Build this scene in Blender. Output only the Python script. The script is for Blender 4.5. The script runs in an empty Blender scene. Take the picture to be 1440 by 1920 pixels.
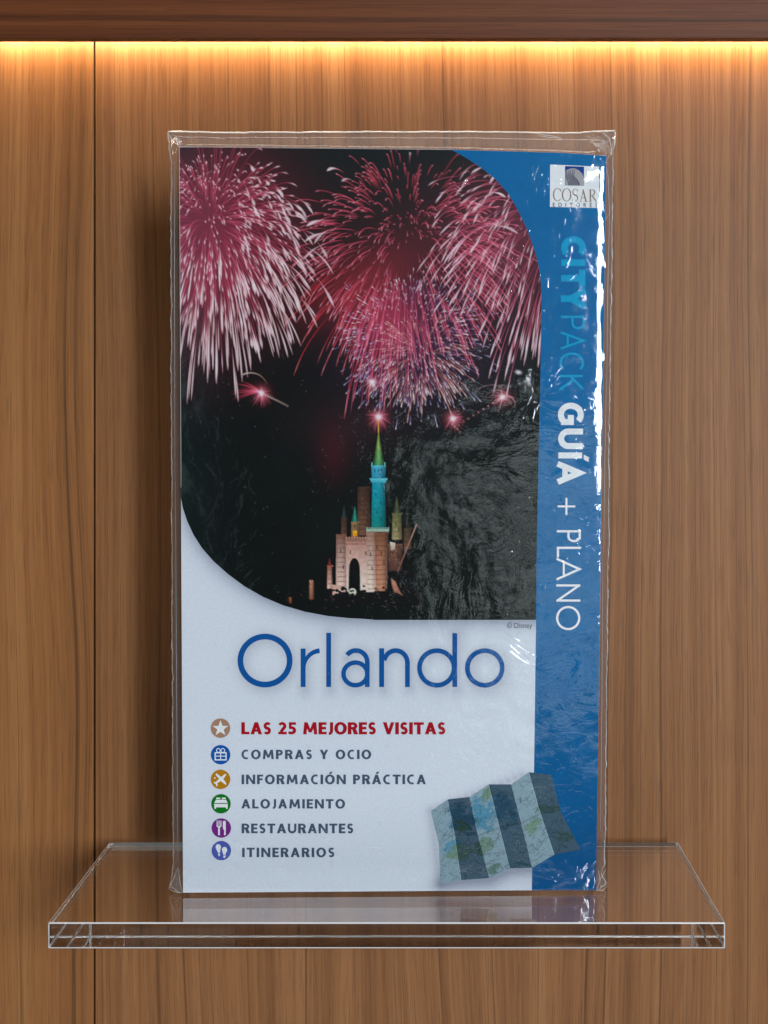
import bpy, bmesh, math, random
import numpy as np

SC = bpy.context.scene
COL = SC.collection
R = math.radians

# ----------------------------------------------------------------------------
# CAMERA.  Level camera with lens shift; px/py below are photograph pixels
# (1440x1920) that are turned into lengths on the surfaces they belong to.
# ----------------------------------------------------------------------------
F = 3592.0                 # focal length in photograph pixels
AX, AY = 809.0, 789.0      # where the optical axis meets the picture
DB = 0.50                  # camera to book front, metres
ZC = (1674 - AY) * DB / F  # camera height above the shelf top
D_FRONT = ZC * F / (1727 - AY)
D_SHELF_BACK = ZC * F / (1577 - AY)
D_WALL = D_SHELF_BACK + .008

cd = bpy.data.cameras.new('camera')
cam = bpy.data.objects.new('camera', cd)
COL.objects.link(cam)
cam.location = (0, -DB, ZC)
cam.rotation_euler = (R(90), 0, 0)
cd.sensor_fit = 'AUTO'
cd.sensor_width = 36
cd.lens = F / 1920 * 36
cd.shift_x = -(AX - 720) / 1920
cd.shift_y = -(960 - AY) / 1920
cd.clip_start = 0.01
cd.clip_end = 20
SC.camera = cam
SC.render.resolution_x, SC.render.resolution_y = 768, 1024

# ----------------------------------------------------------------------------
# LIGHT
# ----------------------------------------------------------------------------
w = bpy.data.worlds.new('World')
SC.world = w
w.use_nodes = True
bg = w.node_tree.nodes['Background']
bg.inputs[0].default_value = (0.90, 0.96, 1.0, 1)
bg.inputs[1].default_value = 0.055


def area(name, loc, target, sx, sy, power, color, spread=180):
    l = bpy.data.lights.new(name, 'AREA')
    l.shape = 'RECTANGLE'
    l.size, l.size_y = sx, sy
    l.energy = power
    l.color = color
    l.spread = R(spread)
    o = bpy.data.objects.new(name, l)
    COL.objects.link(o)
    from mathutils import Vector
    d = Vector(target) - Vector(loc)
    o.location = loc
    o.rotation_euler = d.to_track_quat('-Z', 'Y').to_euler()
    return o


# window-like key from the front right, a big dim card low right, a dim card left
area('key_light', (0.66, -2.20, 0.34), (0, 0, 0.10), 0.24, 0.66, 35.5, (0.80, 0.90, 1.0))
area('overhead_fill', (0.0, -0.25, 1.10), (0, -0.05, 0), 0.60, 0.25, 3.2, (1.0, 0.95, 0.88))  # added overhead lamp to brighten the shelf's edges
# added lamps: slim strips low right, a card left, a broad fill from below
for k in range(3):
    area('fill_light', (0.335 + .02 * k, -0.95, 0.075 - .085 * k), (0.02, 0, 0.06), 0.58, 0.052, 0.16, (0.84, 1.0, 0.98))
area('side_light', (-0.26, -0.82, 0.12), (0, 0, 0.10), 0.24, 0.26, 0.07, (0.80, 1.0, 1.0))
area('lower_fill', (0.05, -1.30, -0.75), (0, 0, -0.02), 1.30, 0.70, 4.8, (0.92, 0.95, 1.0))

vs = SC.view_settings
SC.display_settings.display_device = 'sRGB'
vs.view_transform = 'Standard'
vs.look = 'None'
vs.exposure = 0
vs.gamma = 1
vs.use_curve_mapping = False
cy = SC.cycles
SC.render.engine = 'CYCLES'
cy.max_bounces = 20
cy.diffuse_bounces = 4
cy.glossy_bounces = 8
cy.transmission_bounces = 16
cy.transparent_max_bounces = 24
cy.sample_clamp_indirect = 40
cy.use_denoising = True
try:
    cy.denoiser = 'OPENIMAGEDENOISE'
    cy.denoising_input_passes = 'RGB_ALBEDO_NORMAL'
    cy.denoising_prefilter = 'ACCURATE'
except Exception:
    pass

# ----------------------------------------------------------------------------
# HELPERS
# ----------------------------------------------------------------------------
rng = np.random.default_rng(7)
random.seed(7)


def lin(r, g, b):
    """sRGB 0..255 -> linear"""
    c = np.array([r, g, b], float) / 255
    return np.where(c <= 0.04045, c / 12.92, ((c + 0.055) / 1.055) ** 2.4)


WHITE = np.array([0.72, 0.77, 0.88])     # what an albedo-1 print shows under the lamps


def ink(r, g, b):
    """albedo of a printed colour that reads as r,g,b under the lamps"""
    return np.clip(lin(r, g, b) / WHITE, 0.0, 0.86)


def node_mat(name):
    m = bpy.data.materials.new(name)
    m.use_nodes = True
    nt = m.node_tree
    return m, nt, nt.nodes, nt.links, nt.nodes['Principled BSDF']


def link_obj(name, mesh, parent=None, mat=None, smooth=False):
    o = bpy.data.objects.new(name, mesh)
    COL.objects.link(o)
    if parent is not None:
        o.parent = parent
    if mat is not None:
        mesh.materials.append(mat)
    if smooth:
        mesh.polygons.foreach_set('use_smooth', [True] * len(mesh.polygons))
    return o


def tag(o, label=None, cat=None, group=None, kind=None):
    if label: o['label'] = label
    if cat: o['category'] = cat
    if group: o['group'] = group
    if kind: o['kind'] = kind
    return o


def pydata(name, v, f):
    m = bpy.data.meshes.new(name)
    m.from_pydata([tuple(map(float, p)) for p in v], [], f)
    m.update()
    return m


def grid_mesh(name, P, C=None, extra=None, flip=False):
    """P: (rows, cols, 3) points -> quad grid with a colour attribute"""
    nr, nc = P.shape[:2]
    m = bpy.data.meshes.new(name)
    idx = np.arange(nr * nc).reshape(nr, nc)
    q = np.stack([idx[:-1, :-1], idx[1:, :-1], idx[1:, 1:], idx[:-1, 1:]], -1).reshape(-1, 4)
    if flip:
        q = q[:, ::-1]
    n = len(q)
    m.vertices.add(nr * nc)
    m.vertices.foreach_set('co', P.reshape(-1).astype(np.float32))
    m.loops.add(n * 4)
    m.loops.foreach_set('vertex_index', q.reshape(-1).astype(np.int32))
    m.polygons.add(n)
    m.polygons.foreach_set('loop_start', np.arange(0, n * 4, 4, dtype=np.int32))
    m.update(calc_edges=True)
    if C is not None:
        a = m.color_attributes.new('ink', 'FLOAT_COLOR', 'POINT')
        cc = np.ones((nr * nc, 4), np.float32)
        cc[:, :3] = C.reshape(-1, 3)
        a.data.foreach_set('color', cc.reshape(-1))
    if extra is not None:
        a = m.attributes.new('haze', 'FLOAT', 'POINT')
        a.data.foreach_set('value', extra.reshape(-1).astype(np.float32))
    m.update()
    return m


def box(bm, x0, x1, y0, y1, z0, z1):
    v = [bm.verts.new(p) for p in ((x0, y0, z0), (x1, y0, z0), (x1, y1, z0), (x0, y1, z0),
                                   (x0, y0, z1), (x1, y0, z1), (x1, y1, z1), (x0, y1, z1))]
    for f in ((0, 3, 2, 1), (4, 5, 6, 7), (0, 1, 5, 4), (1, 2, 6, 5), (2, 3, 7, 6), (3, 0, 4, 7)):
        bm.faces.new([v[i] for i in f])
    return v


def bm_mesh(bm, name, bevel=0, seg=2):
    if bevel:
        bmesh.ops.bevel(bm, geom=bm.edges[:], offset=bevel, segments=seg, affect='EDGES', profile=0.6)
    bmesh.ops.recalc_face_normals(bm, faces=bm.faces)
    m = bpy.data.meshes.new(name)
    bm.to_mesh(m)
    bm.free()
    return m


def vnoise(x, y, seed=0):
    """smooth value noise on arrays, 0..1"""
    r = np.random.default_rng(seed)
    T = r.random((256, 256))
    xi = np.floor(x).astype(int); yi = np.floor(y).astype(int)
    fx = x - xi; fy = y - yi
    fx = fx * fx * fx * (fx * (fx * 6 - 15) + 10); fy = fy * fy * fy * (fy * (fy * 6 - 15) + 10)
    a = T[yi % 256, xi % 256]; b = T[yi % 256, (xi + 1) % 256]
    c = T[(yi + 1) % 256, xi % 256]; d = T[(yi + 1) % 256, (xi + 1) % 256]
    return (a * (1 - fx) + b * fx) * (1 - fy) + (c * (1 - fx) + d * fx) * fy


def fbm(x, y, seed=0, o=4):
    s = 0; a = .5; t = 0
    for k in range(o):
        s = s + a * vnoise(x * 2 ** k, y * 2 ** k, seed + k); t += a; a *= .5
    return s / t


# ----------------------------------------------------------------------------
# MATERIALS
# ----------------------------------------------------------------------------
def wood_material(name, grain, dark, mid, light, seed, rough=0.42, dens=1.0):
    """procedural veneer. grain = 'z' (vertical) or 'x' (horizontal)"""
    m, nt, N, L, P = node_mat(name)
    tc = N.new('ShaderNodeTexCoord')

    def vm(op, a, b=None):
        n = N.new('ShaderNodeVectorMath'); n.operation = op
        if isinstance(a, tuple): n.inputs[0].default_value = a
        else: L.new(a, n.inputs[0])
        if b is not None:
            if isinstance(b, tuple): n.inputs[1].default_value = b
            else: L.new(b, n.inputs[1])
        return n.outputs[0]

    def ma(op, a, b=None, clamp=False):
        n = N.new('ShaderNodeMath'); n.operation = op; n.use_clamp = clamp
        for i, q in enumerate((a, b)):
            if q is None: continue
            if isinstance(q, (int, float)): n.inputs[i].default_value = q
            else: L.new(q, n.inputs[i])
        return n.outputs[0]

    def noise(vec, detail=3, rgh=0.55, dist=0.0):
        n = N.new('ShaderNodeTexNoise')
        n.inputs['Scale'].default_value = 1
        n.inputs['Detail'].default_value = detail
        n.inputs['Roughness'].default_value = rgh
        n.inputs['Distortion'].default_value = dist
        L.new(vec, n.inputs['Vector'])
        return n.outputs[0]

    def sc(a, g, off):          # scale across / along the grain
        return vm('ADD', vm('MULTIPLY', warped, (a, 0.3, g) if grain == 'z' else (g, 0.3, a)), (off, seed * 3.1, off * .7))

    def ramp(fac, stops):
        n = N.new('ShaderNodeValToRGB')
        cr = n.color_ramp
        while len(cr.elements) > 1:
            cr.elements.remove(cr.elements[-1])
        cr.elements[0].position = stops[0][0]; cr.elements[0].color = (*stops[0][1], 1)
        for p, c in stops[1:]:
            e = cr.elements.new(p); e.color = (*c, 1)
        L.new(fac, n.inputs[0])
        return n.outputs[0]

    # slow drift of the grain direction
    base = tc.outputs['Object']
    wl = vm('ADD', vm('MULTIPLY', base, (15, 1, 4.5) if grain == 'z' else (4.0, 1, 18)), (seed, seed * 2.3, 0))
    nw = N.new('ShaderNodeTexNoise')
    nw.inputs['Scale'].default_value = 1; nw.inputs['Detail'].default_value = 1
    L.new(wl, nw.inputs['Vector'])
    amp = 0.013
    off = vm('MULTIPLY', vm('SUBTRACT', nw.outputs['Color'], (.5, .5, .5)), (amp, 0, 0) if grain == 'z' else (0, 0, amp * .6))
    warped = vm('ADD', base, off)
    broad = noise(sc(85 * dens, 0.5, 3.0), 3, .55)
    lines = noise(sc(330 * dens, 1.0, 11.0), 4, .62)
    fibre = noise(sc(1300, 12, 23.0), 4, .65)
    pores = noise(sc(2700, 60, 37.0), 2, .55)
    streak = noise(sc(560 * dens, .9, 51.0), 3, .5)
    tone = ma('ADD', ma('ADD', ma('MULTIPLY', broad, .42), ma('MULTIPLY', lines, .38)), ma('MULTIPLY', fibre, .20))
    c = ramp(tone, [(.34, dark), (.5, mid), (.64, light)])
    g1 = lambda t: (t, t, t)
    k1 = ramp(streak, [(.29, g1(.50)), (.36, g1(.78)), (.43, g1(1)), (1, g1(1))])
    k2 = ramp(pores, [(0, g1(1)), (.54, g1(1)), (.62, g1(.80)), (1, g1(.72))])
    def mul(a, b, f=1.0):
        n = N.new('ShaderNodeMix'); n.data_type = 'RGBA'; n.blend_type = 'MULTIPLY'
        n.inputs[0].default_value = f
        L.new(a, n.inputs[6]); L.new(b, n.inputs[7])
        return n.outputs[2]
    c = mul(mul(c, k1), k2)
    L.new(c, P.inputs['Base Color'])
    P.inputs['Roughness'].default_value = rough
    P.inputs['Specular IOR Level'].default_value = 0.16
    b = N.new('ShaderNodeBump')
    b.inputs['Strength'].default_value = 0.5
    b.inputs['Distance'].default_value = 0.00012
    L.new(ma('ADD', ma('MULTIPLY', fibre, .6), ma('MULTIPLY', k2, .5)), b.inputs['Height'])
    L.new(b.outputs[0], P.inputs['Normal'])
    return m


M_WALL_A = wood_material('oak_veneer_plain', 'z', (.190, .070, .020), (.305, .120, .036), (.400, .176, .060), 1.0, dens=1.25)
M_WALL_B = wood_material('oak_veneer_fine', 'z', (.180, .068, .021), (.290, .116, .038), (.375, .166, .062), 9.0, dens=1.5)
M_LEDGE = wood_material('walnut_veneer', 'x', (.062, .015, .004), (.128, .034, .009), (.180, .054, .015), 4.0, dens=.8)


def flat_mat(name, color, rough=.5, spec=.05):
    m, nt, N, L, P = node_mat(name)
    P.inputs['Base Color'].default_value = (*map(float, color), 1)
    P.inputs['Roughness'].default_value = rough
    P.inputs['Specular IOR Level'].default_value = spec
    # faint paper mottling so that no surface is perfectly even
    tc = N.new('ShaderNodeTexCoord')
    n = N.new('ShaderNodeTexNoise'); n.inputs['Scale'].default_value = 700; n.inputs['Detail'].default_value = 3
    L.new(tc.outputs['Object'], n.inputs['Vector'])
    r = N.new('ShaderNodeMapRange')
    r.inputs['To Min'].default_value = .90; r.inputs['To Max'].default_value = 1.08
    L.new(n.outputs[0], r.inputs['Value'])
    h = N.new('ShaderNodeHueSaturation')
    h.inputs['Color'].default_value = (*map(float, color), 1)
    L.new(r.outputs[0], h.inputs['Value'])
    L.new(h.outputs[0], P.inputs['Base Color'])
    return m


def print_mat(name, rough=.38, mott=.05):
    m, nt, N, L, P = node_mat(name)
    a = N.new('ShaderNodeVertexColor'); a.layer_name = 'ink'
    tc = N.new('ShaderNodeTexCoord')
    n = N.new('ShaderNodeTexNoise'); n.inputs['Scale'].default_value = 1500; n.inputs['Detail'].default_value = 3
    L.new(tc.outputs['Object'], n.inputs['Vector'])
    r = N.new('ShaderNodeMapRange')
    r.inputs['To Min'].default_value = 1 - mott * 2; r.inputs['To Max'].default_value = 1 + mott * 2
    L.new(n.outputs[0], r.inputs['Value'])
    h = N.new('ShaderNodeHueSaturation')
    L.new(a.outputs[0], h.inputs['Color'])
    L.new(r.outputs[0], h.inputs['Value'])
    L.new(h.outputs[0], P.inputs['Base Color'])
    P.inputs['Roughness'].default_value = rough
    P.inputs['Specular IOR Level'].default_value = .04
    return m


def film_mat():
    m, nt, N, L, P = node_mat('clear_plastic_film')
    N.remove(P)
    out = N['Material Output']
    tc = N.new('ShaderNodeTexCoord')
    O = tc.outputs['Object']

    def noise(vec, scale, detail, dist=0, rough=.5):
        n = N.new('ShaderNodeTexNoise')
        n.inputs['Scale'].default_value = scale; n.inputs['Detail'].default_value = detail
        n.inputs['Distortion'].default_value = dist; n.inputs['Roughness'].default_value = rough
        L.new(vec, n.inputs['Vector'])
        return n.outputs[0]

    def ma(op, a, b=None, clamp=False):
        n = N.new('ShaderNodeMath'); n.operation = op; n.use_clamp = clamp
        for i, q in enumerate((a, b)):
            if q is None: continue
            if isinstance(q, (int, float)): n.inputs[i].default_value = q
            else: L.new(q, n.inputs[i])
        return n.outputs[0]

    def scaled(v):
        n = N.new('ShaderNodeVectorMath'); n.operation = 'MULTIPLY'
        L.new(O, n.inputs[0]); n.inputs[1].default_value = v
        return n.outputs[0]

    # flowing wrinkles: noise looked up through a warped position
    wn = N.new('ShaderNodeTexNoise')
    wn.inputs['Scale'].default_value = 55; wn.inputs['Detail'].default_value = 1
    L.new(O, wn.inputs['Vector'])
    w1 = N.new('ShaderNodeVectorMath'); w1.operation = 'SUBTRACT'
    L.new(wn.outputs['Color'], w1.inputs[0]); w1.inputs[1].default_value = (.5, .5, .5)
    w2 = N.new('ShaderNodeVectorMath'); w2.operation = 'MULTIPLY_ADD'
    L.new(w1.outputs[0], w2.inputs[0]); w2.inputs[1].default_value = (.030, 0, .030); L.new(O, w2.inputs[2])
    O0 = O
    O = w2.outputs[0]
    ripple = noise(scaled((120, 60, 420)), 1.0, 2, .8)
    cross = noise(scaled((330, 60, 150)), 1.0, 2, .8)
    mp = N.new('ShaderNodeMapping')
    mp.inputs['Rotation'].default_value = (0, R(52), 0); mp.inputs['Scale'].default_value = (1100, 60, 190)
    L.new(O0, mp.inputs['Vector'])
    crease = noise(mp.outputs[0], 1.0, 1, .6)
    crinkle = noise(O0, 1050, 2, 1.6)
    patch = noise(O0, 42, 2, .5)
    cpatch = noise(O0, 31, 1, .3)
    def mr(v, a, b):
        n = N.new('ShaderNodeMapRange')
        n.inputs['From Min'].default_value = a; n.inputs['From Max'].default_value = b
        L.new(v, n.inputs['Value'])
        return n.outputs[0]
    h = ma('ADD', ma('MULTIPLY', ripple, 1.0), ma('MULTIPLY', cross, .8))
    h = ma('MULTIPLY', h, ma('ADD', ma('MULTIPLY', mr(patch, .40, .66), 1.0), .22))
    h = ma('ADD', h, ma('MULTIPLY', crinkle, .20))
    h = ma('ADD', h, ma('MULTIPLY', ma('MULTIPLY', ma('POWER', mr(crease, .56, .80), 1.6), mr(cpatch, .57, .68)), .22))
    b = N.new('ShaderNodeBump')
    b.inputs['Strength'].default_value = 1.0
    b.inputs['Distance'].default_value = 0.000074
    L.new(h, b.inputs['Height'])
    geo = N.new('ShaderNodeNewGeometry')
    dot = N.new('ShaderNodeVectorMath'); dot.operation = 'DOT_PRODUCT'
    L.new(geo.outputs['Incoming'], dot.inputs[0]); L.new(b.outputs[0], dot.inputs[1])
    c = ma('ABSOLUTE', dot.outputs['Value'])
    f = ma('POWER', ma('SUBTRACT', 1.0, c, True), 5.0)
    f = ma('ADD', ma('MULTIPLY', f, .80), .06, True)
    gl = N.new('ShaderNodeBsdfGlossy')
    gl.inputs['Roughness'].default_value = .05
    L.new(b.outputs[0], gl.inputs['Normal'])
    tr = N.new('ShaderNodeBsdfTransparent')
    tr.inputs['Color'].default_value = (.975, .98, .98, 1)
    mx = N.new('ShaderNodeMixShader')
    L.new(f, mx.inputs[0]); L.new(tr.outputs[0], mx.inputs[1]); L.new(gl.outputs[0], mx.inputs[2])
    df = N.new('ShaderNodeBsdfDiffuse'); df.inputs['Color'].default_value = (.8, .8, .8, 1)
    hz = N.new('ShaderNodeAttribute'); hz.attribute_name = 'haze'
    mx2 = N.new('ShaderNodeMixShader')
    L.new(hz.outputs['Fac'], mx2.inputs[0]); L.new(mx.outputs[0], mx2.inputs[1]); L.new(df.outputs[0], mx2.inputs[2])
    L.new(mx2.outputs[0], out.inputs['Surface'])
    return m


def glass_mat(name, color, ior, rough=0.0):
    m, nt, N, L, P = node_mat(name)
    P.inputs['Base Color'].default_value = (*color, 1)
    P.inputs['Roughness'].default_value = rough
    P.inputs['IOR'].default_value = ior
    P.inputs['Transmission Weight'].default_value = 1.0
    return m


M_FILM = film_mat()
M_ACRYLIC = glass_mat('clear_acrylic', (.985, .99, .99), 1.49)
M_EDGE = glass_mat('matt_highlight_edge', (.97, .98, .98), 1.49, .28)
M_EDGE.node_tree.nodes['Principled BSDF'].inputs['Transmission Weight'].default_value = .34
M_BEAD = glass_mat('weld_and_glint_plastic', (.95, .95, .95), 1.45, .15)  # for the weld seams and the added highlight tubes on folds
M_BEAD.node_tree.nodes['Principled BSDF'].inputs['Transmission Weight'].default_value = .6
M_DARK = flat_mat('shadow_gap_black', (.010, .009, .008), .8)
M_PAGES = flat_mat('page_edges', (.62, .60, .54), .8)
M_PRINT = print_mat('printed_cover')
M_PHOTO = print_mat('printed_photograph', .34, .07)

# ----------------------------------------------------------------------------
# SETTING: wall, wooden panels, pelmet with a hidden light strip
# ----------------------------------------------------------------------------
YW = D_WALL - DB                       # world y of the panel faces


def at(px, py, D):
    return ((px - AX) * D / F, D - DB, ZC + (AY - py) * D / F)


ztop, zbot = ZC + .20, at(0, 1920, D_WALL)[2] - .06
xl, xr = at(0, 0, D_WALL)[0] - .10, at(1440, 0, D_WALL)[0] + .10
xs = at(177.2, 0, D_WALL)[0]
GAP = 0.00030
bm = bmesh.new(); box(bm, xl, xr, YW + .0185, YW + .03, zbot, ztop)
tag(link_obj('wall', bm_mesh(bm, 'wall'), None, M_DARK), kind='structure')
bm = bmesh.new(); box(bm, xl, xs - GAP, YW, YW + .018, zbot, ztop)
o = link_obj('wall_panel', bm_mesh(bm, 'wall_panel', .00012), None, M_WALL_A)
tag(o, 'narrow brown wood veneer wall panel left of the dark vertical joint', 'wall panel', 'wood veneer wall panels')
bm = bmesh.new(); box(bm, xs + GAP, xr, YW, YW + .018, zbot, ztop)
o = link_obj('wall_panel', bm_mesh(bm, 'wall_panel', .00012), None, M_WALL_B)
tag(o, 'wide brown wood veneer wall panel directly behind the guidebook', 'wall panel', 'wood veneer wall panels')

DV = D_WALL - 0.0300
zv = at(0, 72, DV)[2]
THK = 0.0052
bm = bmesh.new()
box(bm, xl, xr, DV - DB, DV - DB + THK, zv, zv + .075)
o = link_obj('wooden_pelmet', bm_mesh(bm, 'wooden_pelmet', .0003), None, M_LEDGE)
tag(o, 'dark brown wooden pelmet board along the top with glowing light beneath', 'pelmet')

# light strip tucked behind the pelmet
m, nt, N, L, P = node_mat('warm_light_strip')
P.inputs['Base Color'].default_value = (.8, .7, .5, 1)
P.inputs['Emission Color'].default_value = (1.0, .84, .62, 1)
P.inputs['Emission Strength'].default_value = 60.0
M_LED = m
yl = DV - DB + THK
bm = bmesh.new(); box(bm, xl + .005, xr - .005, YW - .0046, YW - .0030, zv + .0053, zv + .0068)
o = link_obj('light_strip', bm_mesh(bm, 'light_strip', .0004), None, M_LED)
tag(o, 'warm glowing light strip hidden behind the wooden pelmet', 'light strip')

# ----------------------------------------------------------------------------
# ACRYLIC SHELF
# ----------------------------------------------------------------------------
ZS = -0.00035
x0, x1 = at(90, 0, D_FRONT)[0], at(1360, 0, D_FRONT)[0]
th = (1776 - 1727) * D_FRONT / F
bm = bmesh.new(); box(bm, x0, x1, D_FRONT - DB, D_SHELF_BACK - DB, ZS - th, ZS)
me = bm_mesh(bm, 'acrylic_shelf', .00034, 3)
o = link_obj('acrylic_shelf', me, None, M_ACRYLIC)
me.materials.append(M_EDGE)                      # eased edges slightly matt, whitened to paint in edge highlights
for p in me.polygons:
    if max(abs(c) for c in p.normal) < .995:
        p.material_index = 1
tag(o, 'clear thick acrylic shelf under the wrapped guidebook', 'shelf')

# ----------------------------------------------------------------------------
# GUIDEBOOK
# ----------------------------------------------------------------------------
ANG = R(1.6)
OX = (730 - AX) * DB / F
book = bpy.data.objects.new('guidebook', None)
COL.objects.link(book)
book.location = (OX, 0, 0)
book.rotation_euler = (0, 0, ANG)
tag(book, 'slim white and blue travel guidebook with fireworks photo cover standing upright', 'guidebook')
sa, ca = math.sin(ANG), math.cos(ANG)


def loc(px, py, off=0.0):
    """photograph pixel on the cover -> cover coordinates (x, -off, z)"""
    px = np.asarray(px, float); py = np.asarray(py, float)
    dx = (px - AX) / F; dz = (AY - py) / F
    # camera (0,-DB,ZC); plane through (OX,0,0) with normal (sa,-ca,0)
    t = (OX * sa - 0 - DB * ca * 1.0 + 0) * 0 + ((OX - 0) * sa + (0 + DB) * (-ca)) / (dx * sa - ca)
    wx = dx * t; wy = -DB + t; wz = ZC + dz * t
    lx = (wx - OX) * ca + wy * sa
    return np.stack(np.broadcast_arrays(lx, -np.asarray(off, float) + 0 * lx, wz), -1)


CORN = [(336, 275), (1137, 291), (1117.5, 1670), (343, 1673.5)]
cl = lambda y: np.interp(y, [275, 1674], [336, 343.2])          # cover's left / right / top edges
cr_ = lambda y: np.interp(y, [285, 1674], [1137, 1117.4])
ctop = lambda x: np.interp(x, [336, 850, 1060, 1137], [275, 280.5, 286.5, 292])
cbot = lambda x: np.interp(x, [343, 1117], [1673.6, 1669.6])


class Flat:
    """printed shapes lying on the cover; every next shape a hair higher"""
    def __init__(s, base, step=4e-6):
        s.v, s.f, s.h, s.step = [], [], base, step

    def poly(s, pts):
        a = np.array(pts, float)
        p = loc(a[:, 0], a[:, 1], s.h)
        area2 = np.sum(a[:, 0] * np.roll(a[:, 1], -1) - np.roll(a[:, 0], -1) * a[:, 1])
        n = len(s.v)
        s.v += [tuple(q) for q in p]
        idx = list(range(n, n + len(a)))
        s.f.append(idx[::-1] if area2 > 0 else idx)
        s.h += s.step
        return s

    def strip(s, A, B):
        A = np.array(A, float); B = np.array(B, float)
        p = loc(A[:, 0], A[:, 1], s.h); q = loc(B[:, 0], B[:, 1], s.h)
        n = len(s.v); k = len(A)
        s.v += [tuple(t) for t in p] + [tuple(t) for t in q]
        for i in range(k - 1):
            s.f.append([n + i, n + i + 1, n + k + i + 1, n + k + i])
        s.h += s.step
        return s

    def stroke(s, pts, wd, closed=False):
        p = np.array(pts, float)
        wd = np.broadcast_to(np.asarray(wd, float), (len(p),)).astype(float)
        ok = np.r_[True, np.hypot(*np.diff(p, axis=0).T) > 1e-4]
        p, wd = p[ok], wd[ok]
        if closed:
            d1 = p - np.roll(p, 1, 0); d2 = np.roll(p, -1, 0) - p
        else:
            d = np.diff(p, axis=0); d1 = np.vstack([d[:1], d]); d2 = np.vstack([d, d[-1:]])
        n1 = d1 / (np.linalg.norm(d1, axis=1, keepdims=True) + 1e-9)
        n2 = d2 / (np.linalg.norm(d2, axis=1, keepdims=True) + 1e-9)
        t = n1 + n2; t /= (np.linalg.norm(t, axis=1, keepdims=True) + 1e-9)
        nn = np.stack([-t[:, 1], t[:, 0]], 1)
        k = 1 / np.clip((nn * np.stack([-n1[:, 1], n1[:, 0]], 1)).sum(1), .35, 1)
        o_ = nn * (wd * k / 2)[:, None]
        A, B = p + o_, p - o_
        if closed:
            A = np.vstack([A, A[:1]]); B = np.vstack([B, B[:1]])
        return s.strip(A, B)

    def disc(s, cx, cy_, rx, ry=None, n=48):
        ry = ry or rx
        a = np.linspace(0, 2 * np.pi, n, endpoint=False)
        return s.poly(np.stack([cx + rx * np.cos(a), cy_ + ry * np.sin(a)], 1))

    def build(s, name, mat, parent=None):
        m = pydata(name, s.v, s.f)
        bm = bmesh.new(); bm.from_mesh(m)
        bmesh.ops.triangulate(bm, faces=[f for f in bm.faces if len(f.verts) > 4])
        for f in bm.faces:
            f.normal_update()
            if f.normal.y > 0: f.normal_flip()
        bm.to_mesh(m); bm.free()
        return link_obj(name, m, parent or book, mat)


def arc(cx, cy_, rx, ry, a0, a1, n=40):
    a = np.radians(np.linspace(a0, a1, n))
    return np.stack([cx + rx * np.cos(a), cy_ + ry * np.sin(a)], 1)


def text_mesh_2d(s, bold=0.0, space=1.0, shear=0.0):
    """lettering as 2-D triangles from Blender's built-in face, x 0.., y 0.."""
    c = bpy.data.curves.new('lettering', 'FONT')
    c.body = s; c.size = 1; c.offset = bold; c.space_character = space; c.shear = shear
    c.resolution_u = 6
    o = bpy.data.objects.new('lettering_source', c)
    COL.objects.link(o)
    dg = bpy.context.evaluated_depsgraph_get()
    dg.update()
    me = bpy.data.meshes.new_from_object(o.evaluated_get(dg))
    v = np.array([q.co[:2] for q in me.vertices]); f = [list(p.vertices) for p in me.polygons]
    bpy.data.objects.remove(o); bpy.data.curves.remove(c); bpy.data.meshes.remove(me)
    return v, f


def set_text(name, s, x0, x1, ycap, ybase, mat, parent=None, base=9e-5, bold=.02, space=1.1, slope=0.0):
    """fit a line of capitals between x0..x1 with cap line ycap and baseline ybase"""
    v, f = text_mesh_2d(s, bold, space)
    hv, _ = text_mesh_2d('H', bold, space)
    y0, y1 = hv[:, 1].min(), hv[:, 1].max()
    a, b = v[:, 0].min(), v[:, 0].max()
    X = x0 + (v[:, 0] - a) / (b - a) * (x1 - x0)
    Y = ybase + (v[:, 1] - y0) / (y1 - y0) * (ycap - ybase) + slope * (X - x0)
    m = pydata(name, loc(X, Y, base), f)
    bm = bmesh.new(); bm.from_mesh(m)
    for q in bm.faces:
        q.normal_update()
        if q.normal.y > 0: q.normal_flip()
    bm.to_mesh(m); bm.free()
    return link_obj(name, m, parent or book, mat)


# --- the book's body ---------------------------------------------------------
BT = 0.0085
bl = loc(343, 1674)[0], loc(1117.5, 1674)[0]
tl = loc(336, 275)[0], loc(1136, 275)[0]
zt = loc(336, 275)[2]; zt_r = loc(1137, 291)[2]
z0 = 0.0004


def slab(name, y0, y1, ins, mat, mesh_bevel=0.0):
    pts = [(bl[0] + ins, z0 + ins * .6), (bl[1] - ins, z0 + ins * .6), (tl[1] - ins, zt_r - ins), (tl[0] + ins, zt - ins)]
    v = [(x, y0, z) for x, z in pts] + [(x, y1, z) for x, z in pts]
    f = [[3, 2, 1, 0], [4, 5, 6, 7]] + [[i, (i + 1) % 4, 4 + (i + 1) % 4, 4 + i] for i in range(4)]
    me = pydata(name, v, f)
    bm = bmesh.new(); bm.from_mesh(me)
    bmesh.ops.recalc_face_normals(bm, faces=bm.faces)
    bm.to_mesh(me); bm.free()
    return link_obj(name, me, book, mat)


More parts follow.
